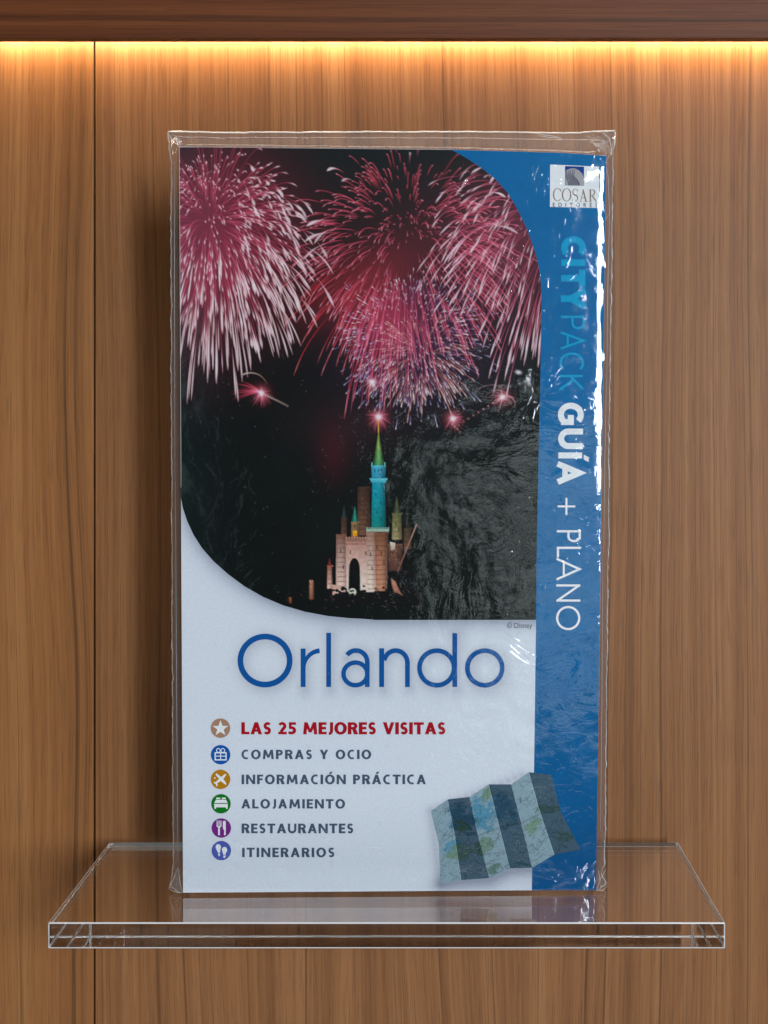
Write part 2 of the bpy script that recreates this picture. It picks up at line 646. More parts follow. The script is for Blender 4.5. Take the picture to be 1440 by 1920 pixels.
M_CARD = flat_mat('white_cover_card', ink(196, 205, 222), .45)
M_BLUE = flat_mat('blue_cover_card', ink(0, 92, 160), .45)
slab('page_block', .0008, BT - .0006, .0011, M_PAGES)
slab('back_cover', BT - .00045, BT, .0002, M_BLUE)
v = []
for z, xx in ((z0, bl[1]), (zt_r - .0002, tl[1])):
    for k in range(7):
        a = math.pi * (k / 6 - .5)
        v.append((xx - .0009 + .0008 * math.cos(a), BT / 2 + (BT / 2 - .0002) * math.sin(a), z))
f = [[i, i + 1, i + 8, i + 7] for i in range(6)]
o = link_obj('spine', pydata('spine', v, f), book, M_BLUE, True)

# --- front cover: white card with the soft printed shadows ---------------------
ROWS = np.linspace(0, 1, 420); COLS = np.linspace(0, 1, 240)
S, T = np.meshgrid(COLS, ROWS)
Yg0 = 275 + T * (1673.6 - 275)
Xg = cl(Yg0) + S * (cr_(Yg0) - cl(Yg0))
Yg = ctop(Xg) + T * (cbot(Xg) - ctop(Xg))
white = ink(192, 201, 220)

PHX = np.array([337.5, 339, 343, 351, 363, 379, 400, 427, 458, 493, 531, 572, 615, 655, 700])
PHY = np.array([915, 932, 953, 977, 1003, 1028, 1052, 1076, 1099, 1119, 1135, 1147, 1155, 1159, 1161])
# distance (px, signed below the curve) for the printed shadow under the photograph
cx_ = np.concatenate([PHX, np.linspace(720, 1005, 20)]); cy__ = np.concatenate([PHY, np.full(20, 1162.)])
d2 = np.full(Xg.shape, 1e9)
_t = np.linspace(0, len(cx_) - 1, 260)
cx_, cy__ = np.interp(_t, range(len(cx_)), cx_), np.interp(_t, range(len(cy__)), cy__)
for a, b in zip(cx_, cy__):
    d2 = np.minimum(d2, (Xg - a - 4) ** 2 + (Yg - b - 2) ** 2)
dist = np.sqrt(d2)
sh = .50 * np.exp(-(dist / 17.0) ** 1.3)
shade = 1 - sh[..., None] * np.array([.95, .92, .80])
# printed shadow of the word and of the map
def blob(pts, rad, amt, dx, dy):
    d = np.full(Xg.shape, 1e9)
    for a, b in pts:
        d = np.minimum(d, (Xg - a - dx) ** 2 + (Yg - b - dy) ** 2)
    return 1 - amt * np.exp(-(np.sqrt(d) / rad) ** 1.6)[..., None] * np.array([1, .97, .85])
word = []
word += list(arc(497, 1239, 46, 45, 0, 360, 60))
word += [(568, y) for y in range(1218, 1290, 5)] + [(616, y) for y in range(1188, 1290, 5)]
word += list(arc(666, 1264, 23, 22, 0, 360, 40)) + [(689, y) for y in range(1225, 1290, 5)] + list(arc(668, 1238, 22, 20, 200, 360, 20))
word += [(715, y) for y in range(1218, 1290, 5)] + [(764, y) for y in range(1240, 1290, 5)] + list(arc(742, 1242, 22, 24, 200, 360, 20))
word += list(arc(819, 1252, 33, 33, 0, 360, 50)) + [(852, y) for y in range(1188, 1290, 5)]
word += list(arc(909, 1252, 33, 33, 0, 360, 50))
shade = shade * blob(word, 15, .24, 4, 5)
MAPB = [(826, 1656), (865, 1651), (915, 1648), (955, 1630), (998, 1628)]
mb = [(x + (x2 - x) * k / 8, y + (y2 - y) * k / 8) for (x, y), (x2, y2) in zip(MAPB, MAPB[1:]) for k in range(8)]
shade = shade * blob(mb, 17, .55, 3, 2)
ml = [(809 + k * 1.2, 1522 + k * 9) for k in range(16)] + [(812 + k * 13, 1520 - k * 5) for k in range(14)]
shade = shade * blob(ml, 9, .28, -2, -1)
# specks and scuffs on the card
for _ in range(90):
    a, b = random.uniform(345, 1000), random.uniform(1180, 1660)
    shade = shade * (1 - random.uniform(.02, .10) * np.exp(-((Xg - a) ** 2 + (Yg - b) ** 2) / random.uniform(4, 14)))[..., None]
Pc = loc(Xg, Yg, 0.0)
Pc[..., 2] = np.maximum(Pc[..., 2], z0)
front = link_obj('front_cover', grid_mesh('front_cover', Pc, white * shade), book, M_PRINT)
# card thickness behind the printed face
slab('cover_board', .00006, .0005, .00002, M_CARD)

# --- cover photograph: painted with numpy into a fine grid of ink values -------
W0, H0 = 330, 268
CW, CH = 700, 905
canvas = np.zeros((CH, CW, 3))


PEND = [[], [], []]


def splat(x, y, v):
    PEND[0].append(x); PEND[1].append(y); PEND[2].append(v)


def flush():
    x = np.concatenate(PEND[0]) - W0; y = np.concatenate(PEND[1]) - H0; v = np.concatenate(PEND[2])
    xi = np.floor(x).astype(int); yi = np.floor(y).astype(int)
    fx = x - xi; fy = y - yi
    for ox, oy, wt in ((0, 0, (1 - fx) * (1 - fy)), (1, 0, fx * (1 - fy)), (0, 1, (1 - fx) * fy), (1, 1, fx * fy)):
        X, Y = xi + ox, yi + oy
        ok = (X >= 0) & (X < CW) & (Y >= 0) & (Y < CH)
        id_ = Y[ok] * CW + X[ok]
        for c in range(3):
            canvas[..., c] += np.bincount(id_, (v[:, c] * wt)[ok], CH * CW).reshape(CH, CW)


def line(x, y, wd, colr, step=.5):
    """x, y, wd (px) and colr (n,3) along a path; additive"""
    d = np.hypot(np.diff(x), np.diff(y)); s = np.concatenate([[0], np.cumsum(d)])
    if s[-1] < 1: return
    n = max(int(s[-1] / step), 3)
    q = np.linspace(0, s[-1], n)
    X, Y, Wd = np.interp(q, s, x), np.interp(q, s, y), np.interp(q, s, wd)
    Cc = np.stack([np.interp(q, s, colr[:, k]) for k in range(3)], 1)
    tx, ty = np.gradient(X), np.gradient(Y); l = np.hypot(tx, ty) + 1e-9
    nx, ny = -ty / l, tx / l
    k = int(max(1, math.ceil(Wd.max() / .7)))
    for j in range(k):
        u = 0 if k == 1 else (j / (k - 1) - .5)
        ww = np.clip(Wd, .7, None)
        splat(X + nx * u * (ww - .7), Y + ny * u * (ww - .7), Cc * (step * np.maximum(Wd, .5) / k / .9)[:, None])


def glow(cx, cy_, sx, sy, c, rot=0):
    yy, xx = np.mgrid[0:CH, 0:CW]
    a = xx + W0 - cx; b = yy + H0 - cy_
    r = math.radians(rot)
    a, b = a * math.cos(r) + b * math.sin(r), -a * math.sin(r) + b * math.cos(r)
    canvas[...] += np.exp(-(a / sx) ** 2 - (b / sy) ** 2)[..., None] * np.array(c)


def burst(cx, cy_, Rr, n, g, t0, t1, body, tip, headw, bw=.8, keep=None, headlen=.25, sq=1.0, spv=.12, taper=1.0, squash=1.0):
    """n comet trails thrown out in 3-D, seen in projection"""
    for _ in range(n):
        z = rng.uniform(-1, 1); a = rng.uniform(0, 2 * np.pi); q = math.sqrt(1 - z * z)
        dx, dy = q * math.cos(a), q * math.sin(a) * squash
        if keep is not None and not keep(dx, dy, z): continue
        sp = Rr * (1 + rng.normal(0, spv))
        ta = rng.uniform(*t0); tb = rng.uniform(*t1)
        t = np.linspace(ta, tb, 26)
        e = (1 - np.exp(-1.9 * t)) / (1 - math.exp(-1.9))
        x = cx + dx * sp * e; y = cy_ + dy * sp * e * sq + g * t * t * (1 + rng.normal(0, .1))
        u = (t - ta) / (tb - ta)
        hd = np.exp(-((u - (1 - headlen * .45)) / (headlen * .55)) ** 2)
        wd = bw * (.55 + .45 * u) + headw * hd * rng.uniform(.4, 1.0)
        wd = wd * np.clip((1 - u) / .10, .12, 1) ** taper
        br = rng.uniform(.45, 1.1)
        al = np.clip(u / .25, 0, 1)
        C = (np.array(body)[None] * (1 - hd[:, None]) + np.array(tip)[None] * hd[:, None]) * (br * al)[:, None]
        line(x, y, wd, C)


# smoke and glow
glow(410, 430, 135, 135, (.15, .012, .028))
glow(370, 480, 90, 170, (.08, .012, .028))
glow(680, 530, 110, 50, (.16, .010, .012), -28)
glow(760, 430, 150, 120, (.020, .004, .006))
glow(960, 450, 110, 120, (.11, .014, .030), 50)
glow(728, 602, 48, 52, (.34, .022, .035))
glow(780, 640, 120, 100, (.035, .010, .040))
glow(625, 850, 30, 50, (.030, .001, .004))
glow(650, 800, 90, 50, (.012, .002, .004))
glow(700, 740, 140, 100, (.004, .002, .002))
# right-hand burst, its centre under the blue band
burst(1075, 395, 262, 560, 95, (.30, .62), (.74, 1.02), (.90, .12, .22), (1.5, .92, 1.0), 1.9, 1.0,
      keep=lambda a, b, z: a < .12, headlen=.30)
burst(1060, 420, 205, 160, 60, (.25, .5), (.7, .98), (.50, .06, .12), (.80, .40, .48), 1.0, .8, keep=lambda a, b, z: a < 0)
# middle burst with a dark heart
burst(762, 468, 210, 640, 52, (.34, .62), (.70, .98), (1.15, .09, .16), (1.4, .36, .44), .8, 1.0, keep=lambda a, b, z: math.hypot(a, b) > .25, headlen=.2)
burst(762, 462, 235, 46, 66, (.35, .55), (.82, 1.0), (.95, .12, .20), (1.3, 1.0, 1.05), 4.2, .9,
      keep=lambda a, b, z: math.hypot(a, b) > .78 and b < .15, headlen=.55)
burst(762, 470, 235, 190, 80, (.25, .5), (.75, 1.05), (1.1, .035, .05), (1.0, .20, .20), .5, 1.1, keep=lambda a, b, z: b > .05 and a < -.25)
burst(762, 470, 100, 80, 30, (.4, .6), (.75, 1.0), (.50, .05, .09), (.70, .22, .28), .8, .8)
# lower burst, violet with white sparks
burst(768, 630, 118, 320, 6, (.62, .86), (.88, 1.05), (.85, .26, .36), (1.5, 1.2, 1.25), 1.0, .8, headlen=.5, spv=.10)
burst(772, 634, 128, 230, 6, (.30, .60), (.70, 1.0), (.20, .07, .18), (.50, .36, .58), .4, .8, spv=.08)
burst(725, 560, 135, 120, 110, (.2, .45), (.7, 1.0), (.52, .05, .12), (.62, .10, .24), .2, .9, keep=lambda a, b, z: b > -.2 and abs(a) < .6)
burst(790, 672, 92, 150, 16, (.15, .4), (.8, 1.05), (.85, .26, .20), (1.2, .8, .72), .8, .8)
burst(778, 634, 142, 260, 6, (.70, .88), (.92, 1.05), (.50, .46, .95), (1.2, 1.2, 1.6), .8, .75, keep=lambda a, b, z: b > .1 or abs(a) > .7)
for k in range(9):      # large faint shells on its right shoulder
    rr = 60 + 13 * k
    p = arc(850 + k * 4, 600 + k * 2, rr * .75, rr, -75 + k, -5 - 2 * k, 40)
    line(p[:, 0], p[:, 1], np.full(40, .8), np.outer(np.sin(np.linspace(.2, 2.9, 40)), (.28, .12, .17)))
# left burst, dense, with drooping comet heads
burst(398, 425, 195, 520, 55, (.10, .42), (.52, 1.0), (.56, .045, .085), (1.6, .80, .88), 1.8, .85, headlen=.22)
burst(402, 445, 205, 300, 85, (.40, .62), (.78, 1.05), (.66, .10, .13), (1.6, 1.05, 1.05), 2.0, .9, keep=lambda a, b, z: b > -.05, headlen=.7)
burst(400, 415, 196, 230, 105, (.40, .60), (.74, .96), (.55, .08, .13), (1.3, .86, .88), 5.0, .8, headlen=.36,
      keep=lambda a, b, z: a > .30)
burst(385, 420, 150, 240, 50, (.15, .4), (.5, .9), (.66, .08, .14), (1.4, .88, .94), 1.5, 1.0, headlen=.25)
# small bursts
def spark(cx, cy_, r, n, c=(.9, .16, .22), core=6.0):
    glow(cx, cy_, core * .62, core * .62, (2.6, 2.0, 2.0)); glow(cx, cy_, core * 1.6, core * 1.6, (.55, .12, .16))
    glow(cx, cy_, r * .6, r * .6, (.10, .010, .016))
    for _ in range(n):
        a = rng.uniform(0, 2 * np.pi); l = r * rng.uniform(.35, 1.0)
        t = np.linspace(.1, 1, 12)
        line(cx + math.cos(a) * l * t, cy_ + math.sin(a) * l * t + 6 * t * t, np.full(12, .8), np.outer((1 - t) ** .8, c))
spark(490, 737, 26, 34); spark(698, 716, 20, 30, (.9, .45, .45), 5.5); spark(710, 782, 28, 44, core=6.5)
spark(849, 785, 24, 34); spark(942, 745, 26, 30, (.9, .4, .4), 5.5)
for k in range(26):     # the red plume left of the first spark
    a = math.radians(rng.uniform(172, 232)); l = rng.uniform(30, 62); t = np.linspace(0, 1, 14)
    line(488 + math.cos(a) * l * t, 735 + math.sin(a) * l * t + 10 * t * t, np.full(14, 1.0), np.outer(1 - t, (.60, .05, .09)))
def dots(p, q, n, c=(.95, .70, .55)):
    for k in range(n):
        t = k / (n - 1); glow(p[0] + (q[0] - p[0]) * t, p[1] + (q[1] - p[1]) * t + 2 * t * t, 1.4, 1.4, np.array(c) * (1 - .6 * t))
dots((498, 741), (539, 759), 11); dots((934, 750), (860, 795), 9, (.8, .3, .3)); dots((848, 795), (862, 808), 4, (.9, .5, .4))
dots((700, 722), (706, 750), 4)
p = arc(470, 735, 34, 36, -115, -25, 20); line(p[:, 0], p[:, 1], np.linspace(2.4, .5, 20), np.outer(np.linspace(1, .2, 20), (.72, .55, .40)))
for k, (ax_, rx_, ry_, a_) in enumerate(((933, 12, 22, -165), (930, 26, 20, -172), (921, 38, 30, -160), (936, 7, 30, -140))):
    p = arc(ax_ + 4 * k % 7, 752, rx_, ry_, a_, -38 - 11 * k, 20)
    line(p[:, 0], p[:, 1], np.full(20, .7), np.outer(np.linspace(.2, .9, 20), (.45, .24, .24)))
p = arc(950, 760, 16, 18, -90, 10, 14); line(p[:, 0], p[:, 1], np.linspace(2.5, .6, 14), np.outer(np.linspace(1, .5, 14), (.8, .25, .3)))
glow(972, 698, 4.2, 2.6, (1.6, 1.6, 1.7), 12)
for k in range(110):
    x, y = rng.uniform(340, 1005), rng.uniform(640, 1150)
    glow_c = rng.uniform(.02, .18)
    splat(np.array([x]), np.array([y]), np.array([[1, .95, .95]]) * glow_c * 2.2)

flush()
img = 1 - np.exp(-1.25 * canvas)
yy, xx = np.mgrid[0:CH, 0:CW]; xx = xx + W0; yy = yy + H0
bgc = ink(5, 11, 12)[None, None] * (.7 + .7 * fbm(xx / 90., yy / 90., 3)[..., None])
bgc = bgc + ink(10, 28, 30) * (np.clip((560 - yy) / 300., 0, 1) * .6 + np.clip((440 - xx) / 110., 0, 1) * .5)[..., None]  # greenish lift; the film's veil painted in along the left side
img = bgc + img * np.array([.93, .82, .84]) * (1 - bgc)


# a plain floodlit tower and gatehouse stand in for the building in the picture
def inside(poly, X, Y):
    r = np.zeros(X.shape, bool); n = len(poly)
    for i in range(n):
        (x1, y1), (x2, y2) = poly[i], poly[(i + 1) % n]
        if y1 == y2: continue
        c = ((y1 > Y) != (y2 > Y)) & (X < (x2 - x1) * (Y - y1) / (y2 - y1) + x1)
        r ^= c
    return r


def paint(poly, c0, c1=None, tex=.25, horiz=False):
    """fill a polygon, blending c0 (top/left) to c1 (bottom/right), 2x2 antialias"""
    xs_ = [p[0] for p in poly]; ys_ = [p[1] for p in poly]
    a0, a1 = int(min(xs_)) - 1 - W0, int(max(xs_)) + 2 - W0
    b0, b1 = int(min(ys_)) - 1 - H0, int(max(ys_)) + 2 - H0
    X = xx[b0:b1, a0:a1].astype(float); Y = yy[b0:b1, a0:a1].astype(float)
    cov = sum(inside(poly, X + dx, Y + dy) for dx in (-.3, 0.01, .3) for dy in (-.3, 0.01, .3)) / 9.
    c1 = c0 if c1 is None else c1
    t = ((X - min(xs_)) / (max(xs_) - min(xs_) + 1e-6) if horiz else (Y - min(ys_)) / (max(ys_) - min(ys_) + 1e-6))[..., None].clip(0, 1)
    C = ink(*c0) * (1 - t) + ink(*c1) * t
    C = C * (1 - tex + 2 * tex * fbm(X / 4., Y / 5., 11)[..., None])
    img[b0:b1, a0:a1] = img[b0:b1, a0:a1] * (1 - cov[..., None]) + C * cov[..., None]


rect = lambda a, b, c, d: [(a, b), (c, b), (c, d), (a, d)]
paint([(606, 1134), (618, 1040), (640, 1004), (752, 1004), (776, 1060), (790, 1134)], (5, 7, 10), (8, 9, 12))
def tower(cx, w0, w1, y0, y1, c0, c1, roof=None, rh=0, dark=.62):
    """a round floodlit turret: lit in the middle, dimmer at its edges"""
    n = 8
    for k in range(n):
        a, b = -1 + 2 * k / n, -1 + 2 * (k + 1) / n
        q = dark + (1 - dark) * math.cos((a + b) / 2 * 1.25 + .35)
        paint([(cx + a * w0, y0), (cx + b * w0 + .4, y0), (cx + b * w1 + .4, y1), (cx + a * w1, y1)],
              tuple(v * q for v in c0), tuple(v * q for v in c1), .22)
    for k in range(int((y1 - y0) / 9)):
        paint(rect(cx - w0 * .8, y0 + 5 + k * 9, cx + w0 * .8, y0 + 5.8 + k * 9), tuple(v * .72 for v in c0), None, .4)
    for k in range(int(w0 * 2 / 4.0) + 1):
        paint(rect(cx - w0 + k * 4.0, y0 - 2.4, cx - w0 + k * 4.0 + 2.2, y0 + .5), tuple(min(v * 1.15, 255) for v in c0))
    if roof is not None:
        for k in range(4):
            a, b = -1 + k / 2, -.5 + k / 2
            q = (.55, 1.0, .9, .5)[k]
            paint([(cx + a * w0, y0 - 1.5), (cx + b * w0 + .3, y0 - 1.5), (cx, y0 - rh)], tuple(v * q for v in roof), None, .35)
def windows(pts, c=(34, 20, 18), w_=1.7, h_=5):
    for x, y in pts:
        paint(rect(x, y, x + w_, y + h_), c, None, 0)
tower(682, 11, 11, 915, 1004, (60, 40, 32), (104, 72, 58)); windows([(674, 940), (682, 958), (688, 975)])
tower(744, 8, 9, 964, 1012, (92, 96, 58), (146, 132, 96), (70, 78, 54), 34); windows([(742, 980), (747, 990)])
tower(764, 6, 7, 992, 1030, (70, 56, 42), (96, 66, 52), (48, 46, 40), 24)
tower(645, 5, 5.5, 972, 1004, (64, 46, 40), (86, 60, 50), (40, 60, 60), 26)
tower(665.5, 6.6, 7.4, 980, 1010, (136, 108, 78), (110, 80, 60), (34, 134, 122), 32); windows([(664.6, 985)])
paint(rect(661.4, 995, 669.6, 1006), (226, 160, 24), (196, 124, 10), .2)
tower(709.5, 11.2, 13.6, 902, 994, (4, 140, 172), (10, 118, 112), None); windows([(704, 925), (713, 940), (706, 958), (714, 972)], (0, 48, 66))
paint([(693, 897), (727, 897), (721.5, 906), (697.5, 906)], (80, 180, 205), (10, 130, 158), .2)
tower(709.5, 13.2, 12.2, 874, 896, (60, 160, 196), (4, 128, 168)); windows([(702, 880), (708.5, 880), (715, 880)], (0, 60, 92), 2, 6)
for k in range(6):
    paint(rect(696.5 + k * 4.8, 867, 698.6 + k * 4.8, 875), (96, 176, 176), None, .2)
for k in range(6):
    a, b = -1 + k / 3, -2 / 3 + k / 3
    q = (.5, .8, 1.0, 1.0, .8, .5)[k]
    paint([(709.5 + a * 10.5, 873), (709.5 + b * 10.5 + .3, 873), (709.8, 808)], (150 * q, 176 * q, 76 * q), (64 * q, 142 * q, 96 * q), .4)
paint(rect(708.9, 788, 710.7, 812), (235, 172, 52), (200, 160, 60), .1)
paint(rect(687, 992, 729, 997), (142, 168, 158), None, .3)
for k in range(9):
    paint(rect(687 + k * 5, 988.6, 689.6 + k * 5, 992.4), (122, 158, 152))
# gatehouse, lamp-lit from below
tower(640, 9.5, 10, 1004, 1110, (120, 84, 74), (224, 186, 182), None, 0, .7)
paint([(648, 1016), (692, 1016), (690, 1110), (650, 1110)], (166, 122, 114), (228, 194, 192), .25)
paint(rect(648, 1010, 692, 1017), (120, 84, 76), (150, 108, 98), .25)
for k in range(9):
    paint(rect(648.5 + k * 5, 1006.6, 651.4 + k * 5, 1010.6), (164, 124, 114))
    paint(rect(649.6 + k * 4.9, 1018.4, 651.4 + k * 4.9, 1021.4), (70, 38, 34), None, 0)
tower(696, 9, 9.5, 1000, 1110, (150, 112, 102), (232, 196, 190), None, 0, .72)
tower(715, 12.5, 10, 1000, 1108, (116, 74, 54), (190, 134, 112), None, 0, .6)
windows([(706, 1022), (714, 1034), (719, 1052), (697, 1062), (638, 1030), (643, 1060), (656, 1032), (685, 1034), (694, 1036)], (52, 28, 24), 1.8, 7)
tower(741, 13, 12, 1022, 1070, (112, 72, 58), (74, 46, 40), None, 0, .6); windows([(736, 1034), (745, 1042)])
paint([(731, 1016), (741, 1018), (740, 1030), (733, 1032)], (196, 188, 182), (150, 140, 135))
gate = [(653, 1112)] + [(664.5 + 10.5 * math.cos(a), 1068 + 22 * math.sin(a)) for a in np.linspace(math.pi, 2 * math.pi, 16)] + [(676, 1112)]
paint([(x + (x - 664.5) * .16, y - 2.5) for x, y in gate], (196, 150, 140), (236, 204, 196), .2)
paint(gate, (6, 8, 12), (4, 5, 8), 0)
paint([(744, 1072), (780.5, 982), (782.5, 983), (747, 1070)], (150, 120, 112), (120, 72, 58))  # diagonal sliver: a glint of the film painted into the print
tower(618, 4, 4.6, 1062, 1104, (150, 90, 74), (214, 176, 168), (140, 52, 36), 16)
paint([(622, 1096), (637, 1098), (636, 1112), (624, 1116)], (190, 150, 140), (206, 168, 160), .3)
tower(584, 3.6, 4, 1090, 1124, (178, 126, 104), (120, 74, 58))
paint(rect(543, 1120, 546, 1131), (168, 96, 50), (120, 60, 30))
paint([(661 + 7 * math.cos(a), 1110 + 7 * math.sin(a)) for a in np.linspace(0, 6.2, 20)], (206, 212, 202), (180, 186, 178), .12)
paint([(733, 1084), (741, 1090), (747, 1104), (754, 1116), (744, 1117), (736, 1102)], (168, 116, 100), (140, 92, 76), .5)
# dark shrubs and small lamps round the foot
for k in range(70):
    x = rng.uniform(596, 782); y = 1112 + rng.uniform(-6, 12) - 8 * math.exp(-((x - 690) / 60) ** 2) * (abs(x - 664) > 14)
    r_ = rng.uniform(2, 5)
    paint([(x + r_ * math.cos(a) * rng.uniform(.6, 1), y + r_ * math.sin(a) * rng.uniform(.6, 1)) for a in np.linspace(0, 5.6, 8)], (5, 8, 9), (9, 11, 11), .3)
for k in range(34):
    x, y = rng.uniform(560, 790), rng.uniform(1096, 1140)
    paint(rect(x, y, x + 1.3, y + 1.3), (130, 92, 66), None, 0)

# grid that follows the photograph's curved outline
yr = np.concatenate([np.arange(276, 900, 1.1), np.arange(900, 1161, 1.0), [1161.8, 1162.4]])
yb = np.array([275, 278.6, 287, 298, 313, 335, 362, 385, 407, 430, 452, 471, 490, 510, 532, 560, 595, 740, 896, 1052, 1163.])
xb = np.array([838, 841, 858, 877, 900, 928, 952, 966, 977, 988, 996, 1002.5, 1008, 1011.5, 1014, 1015.2, 1015, 1012.5, 1009, 1006, 1005.])
ph_l = np.interp(yr, PHY, PHX); ph_l = np.where(yr < 915, cl(yr) + .6, ph_l)
band_x = lambda y: np.interp(y, yb, xb)
s_ = np.linspace(0, 1, 640)
Xp = ph_l[:, None] + s_[None] * (band_x(yr) - ph_l)[:, None]
Yp = np.repeat(yr[:, None], 640, 1)
topc = ctop(Xp) + .5
Yp = np.maximum(Yp, topc)
fx = Xp - W0; fy = Yp - H0
xi = np.clip(np.floor(fx).astype(int), 0, CW - 2); yi = np.clip(np.floor(fy).astype(int), 0, CH - 2)
fx = (fx - xi)[..., None]; fy = (fy - yi)[..., None]
Cp = (img[yi, xi] * (1 - fx) + img[yi, xi + 1] * fx) * (1 - fy) + (img[yi + 1, xi] * (1 - fx) + img[yi + 1, xi + 1] * fx) * fy
link_obj('cover_photo', grid_mesh('cover_photo', loc(Xp, Yp, 3e-5), np.clip(Cp, 0, .86)), book, M_PHOTO)

# --- blue band ------------------------------------------------------------------
yr2 = np.concatenate([np.linspace(276, 600, 160), np.linspace(605, 1669, 180)])
bx = np.where(yr2 < 1163, band_x(yr2), np.interp(yr2, [1163, 1400, 1672], [1005, 1002, 997]))
s2 = np.linspace(0, 1, 90)
Xb = bx[:, None] + s2[None] * (cr_(yr2) - bx)[:, None]
Yb = np.repeat(yr2[:, None], 90, 1)
Yb = np.maximum(Yb, ctop(Xb) + .3)
Yb = np.minimum(Yb, cbot(Xb) - .3)
tt = np.clip((Yb - 1150) / 500, 0, 1)[..., None]
Cb = ink(0, 92, 152) * (1 - tt) + ink(0, 74, 130) * tt  # darker foot, lighter top: the film's reflection painted into the ink
Cb = Cb * (.90 + .2 * fbm(Xb / 25, Yb / 25, 21)[..., None])
link_obj('colour_band', grid_mesh('colour_band', loc(Xb, Yb, 4e-5), Cb), book, M_PRINT)

# --- title ----------------------------------------------------------------------
M_TITLE = flat_mat('title_blue_ink', ink(0, 74, 146), .4)
t = Flat(6e-5)
t.stroke(arc(497, 1238.5, 46.2, 45.0, 0, 360, 90)[:-1], 10.6, True)
t.stroke([(568.4, 1216), (568.4, 1288)], 9.2)
t.stroke(np.vstack([[(568.8, 1252)], arc(601.5, 1252, 31.5, 32, 183, 266, 24)]), np.r_[5, np.linspace(6, 9.0, 24)])
t.stroke([(616.3, 1186.5), (616.3, 1288)], 9.0)
t.stroke(arc(666.5, 1263.5, 22.4, 21.2, 0, 360, 70)[:-1], 8.4, True)
t.stroke(np.vstack([arc(667.5, 1241.5, 21.2, 21.8, 218, 360, 34), [(688.7, 1262), (688.7, 1288)]]), 8.8)
t.stroke([(715.6, 1215.5), (715.6, 1288)], 9.2)
t.stroke(np.vstack([arc(742, 1243, 22, 23.2, 192, 360, 36), [(764, 1265), (764, 1288)]]), 8.8)
t.stroke(arc(819, 1252.3, 32.4, 32.4, 0, 360, 80)[:-1], 8.8, True)
t.stroke([(852.8, 1187), (852.8, 1288)], 9.0)
t.stroke(arc(909, 1252.3, 32.6, 32.4, 0, 360, 80)[:-1], 8.8, True)
t.build('title_lettering', M_TITLE)

set_text('photo_credit', '© Disney', 950.5, 998, 1167.6, 1177.4, flat_mat('credit_grey_ink', ink(66, 66, 80), .5), bold=0.004, space=1.0)

# --- vertical lettering on the band ------------------------------------------------
def glyphs(flat, spec, w):
    """spec: (char, y0, y1, xbase, xcap). along = down the page, up = to the right"""
    for ch, y0, y1, xb_, xc_ in spec:
        H = xc_ - xb_; Wd = y1 - y0
        M = lambda pts: [(xb_ + h * H, y0 + a * Wd) for a, h in pts]
        hw, hh = w / 2 / abs(Wd), w / 2 / H
        def ar(ca_, ch_, ra, rh, d0, d1, n=30):
            q = np.radians(np.linspace(d0, d1, n))
            return [(ca_ + ra * math.cos(t_), ch_ + rh * math.sin(t_)) for t_ in q]
        if ch == 'C': flat.stroke(M(ar(.56, .5, .56 - hw, .5 - hh, 48, 312)), w)
        elif ch == 'I': flat.stroke(M([(.5, 0), (.5, 1)]), w)
        elif ch == 'T':
            flat.stroke(M([(.5, 0), (.5, 1 - hh)]), w); flat.stroke(M([(0, 1 - hh), (1, 1 - hh)]), w)
        elif ch == 'Y':
            flat.stroke(M([(.5, 0), (.5, .45)]), w); flat.stroke(M([(hw, 1), (.5, .42), (1 - hw, 1)]), w)
        elif ch == 'P':
            flat.stroke(M([(hw, 0), (hw, 1)]), w)
            flat.stroke(M([(hw, 1 - hh), (.5, 1 - hh)] + ar(.55, .72, .45 - hw, .28 - hh, 90, -90, 22) + [(hw, .44 + hh)]), w)
        elif ch == 'A':
            flat.stroke(M([(hw, 0), (.5, 1 - hh), (1 - hw, 0)]), w); flat.stroke(M([(.24, .30), (.76, .30)]), w * .9)
        elif ch == 'K':
            flat.stroke(M([(hw, 0), (hw, 1)]), w); flat.stroke(M([(.92, 1), (hw, .47)]), w); flat.stroke(M([(.30, .62), (.97, 0)]), w)
        elif ch == 'G':
            flat.stroke(M(ar(.54, .5, .54 - hw, .5 - hh, 48, 320)), w)
            flat.stroke(M([(.55, .50), (1 - hw, .50), (1 - hw, .12)]), w)
        elif ch == 'U':
            flat.stroke(M([(hw, 1), (hw, .42)] + ar(.5, .42, .5 - hw, .42 - hh, 180, 360, 24) + [(1 - hw, 1)]), w)
        elif ch == 'L':
            flat.stroke(M([(hw, 1), (hw, hh), (1, hh)]), w)
        elif ch == 'N':
            flat.stroke(M([(hw, 0), (hw, 1)]), w); flat.stroke(M([(hw, 1 - hh), (1 - hw, hh)]), w); flat.stroke(M([(1 - hw, 0), (1 - hw, 1)]), w)
        elif ch == 'O': flat.stroke(M(ar(.5, .5, .5 - hw, .5 - hh, 0, 360, 60)[:-1]), w, True)
        elif ch == "'": flat.poly([(1094.4, 852), (1094.4, 861.5), (1103.8, 866.5), (1103.8, 857.5)])
        elif ch == '+':
            flat.stroke(M([(0, .5), (1, .5)]), w); flat.stroke(M([(.5, 0), (.5, 1)]), w)


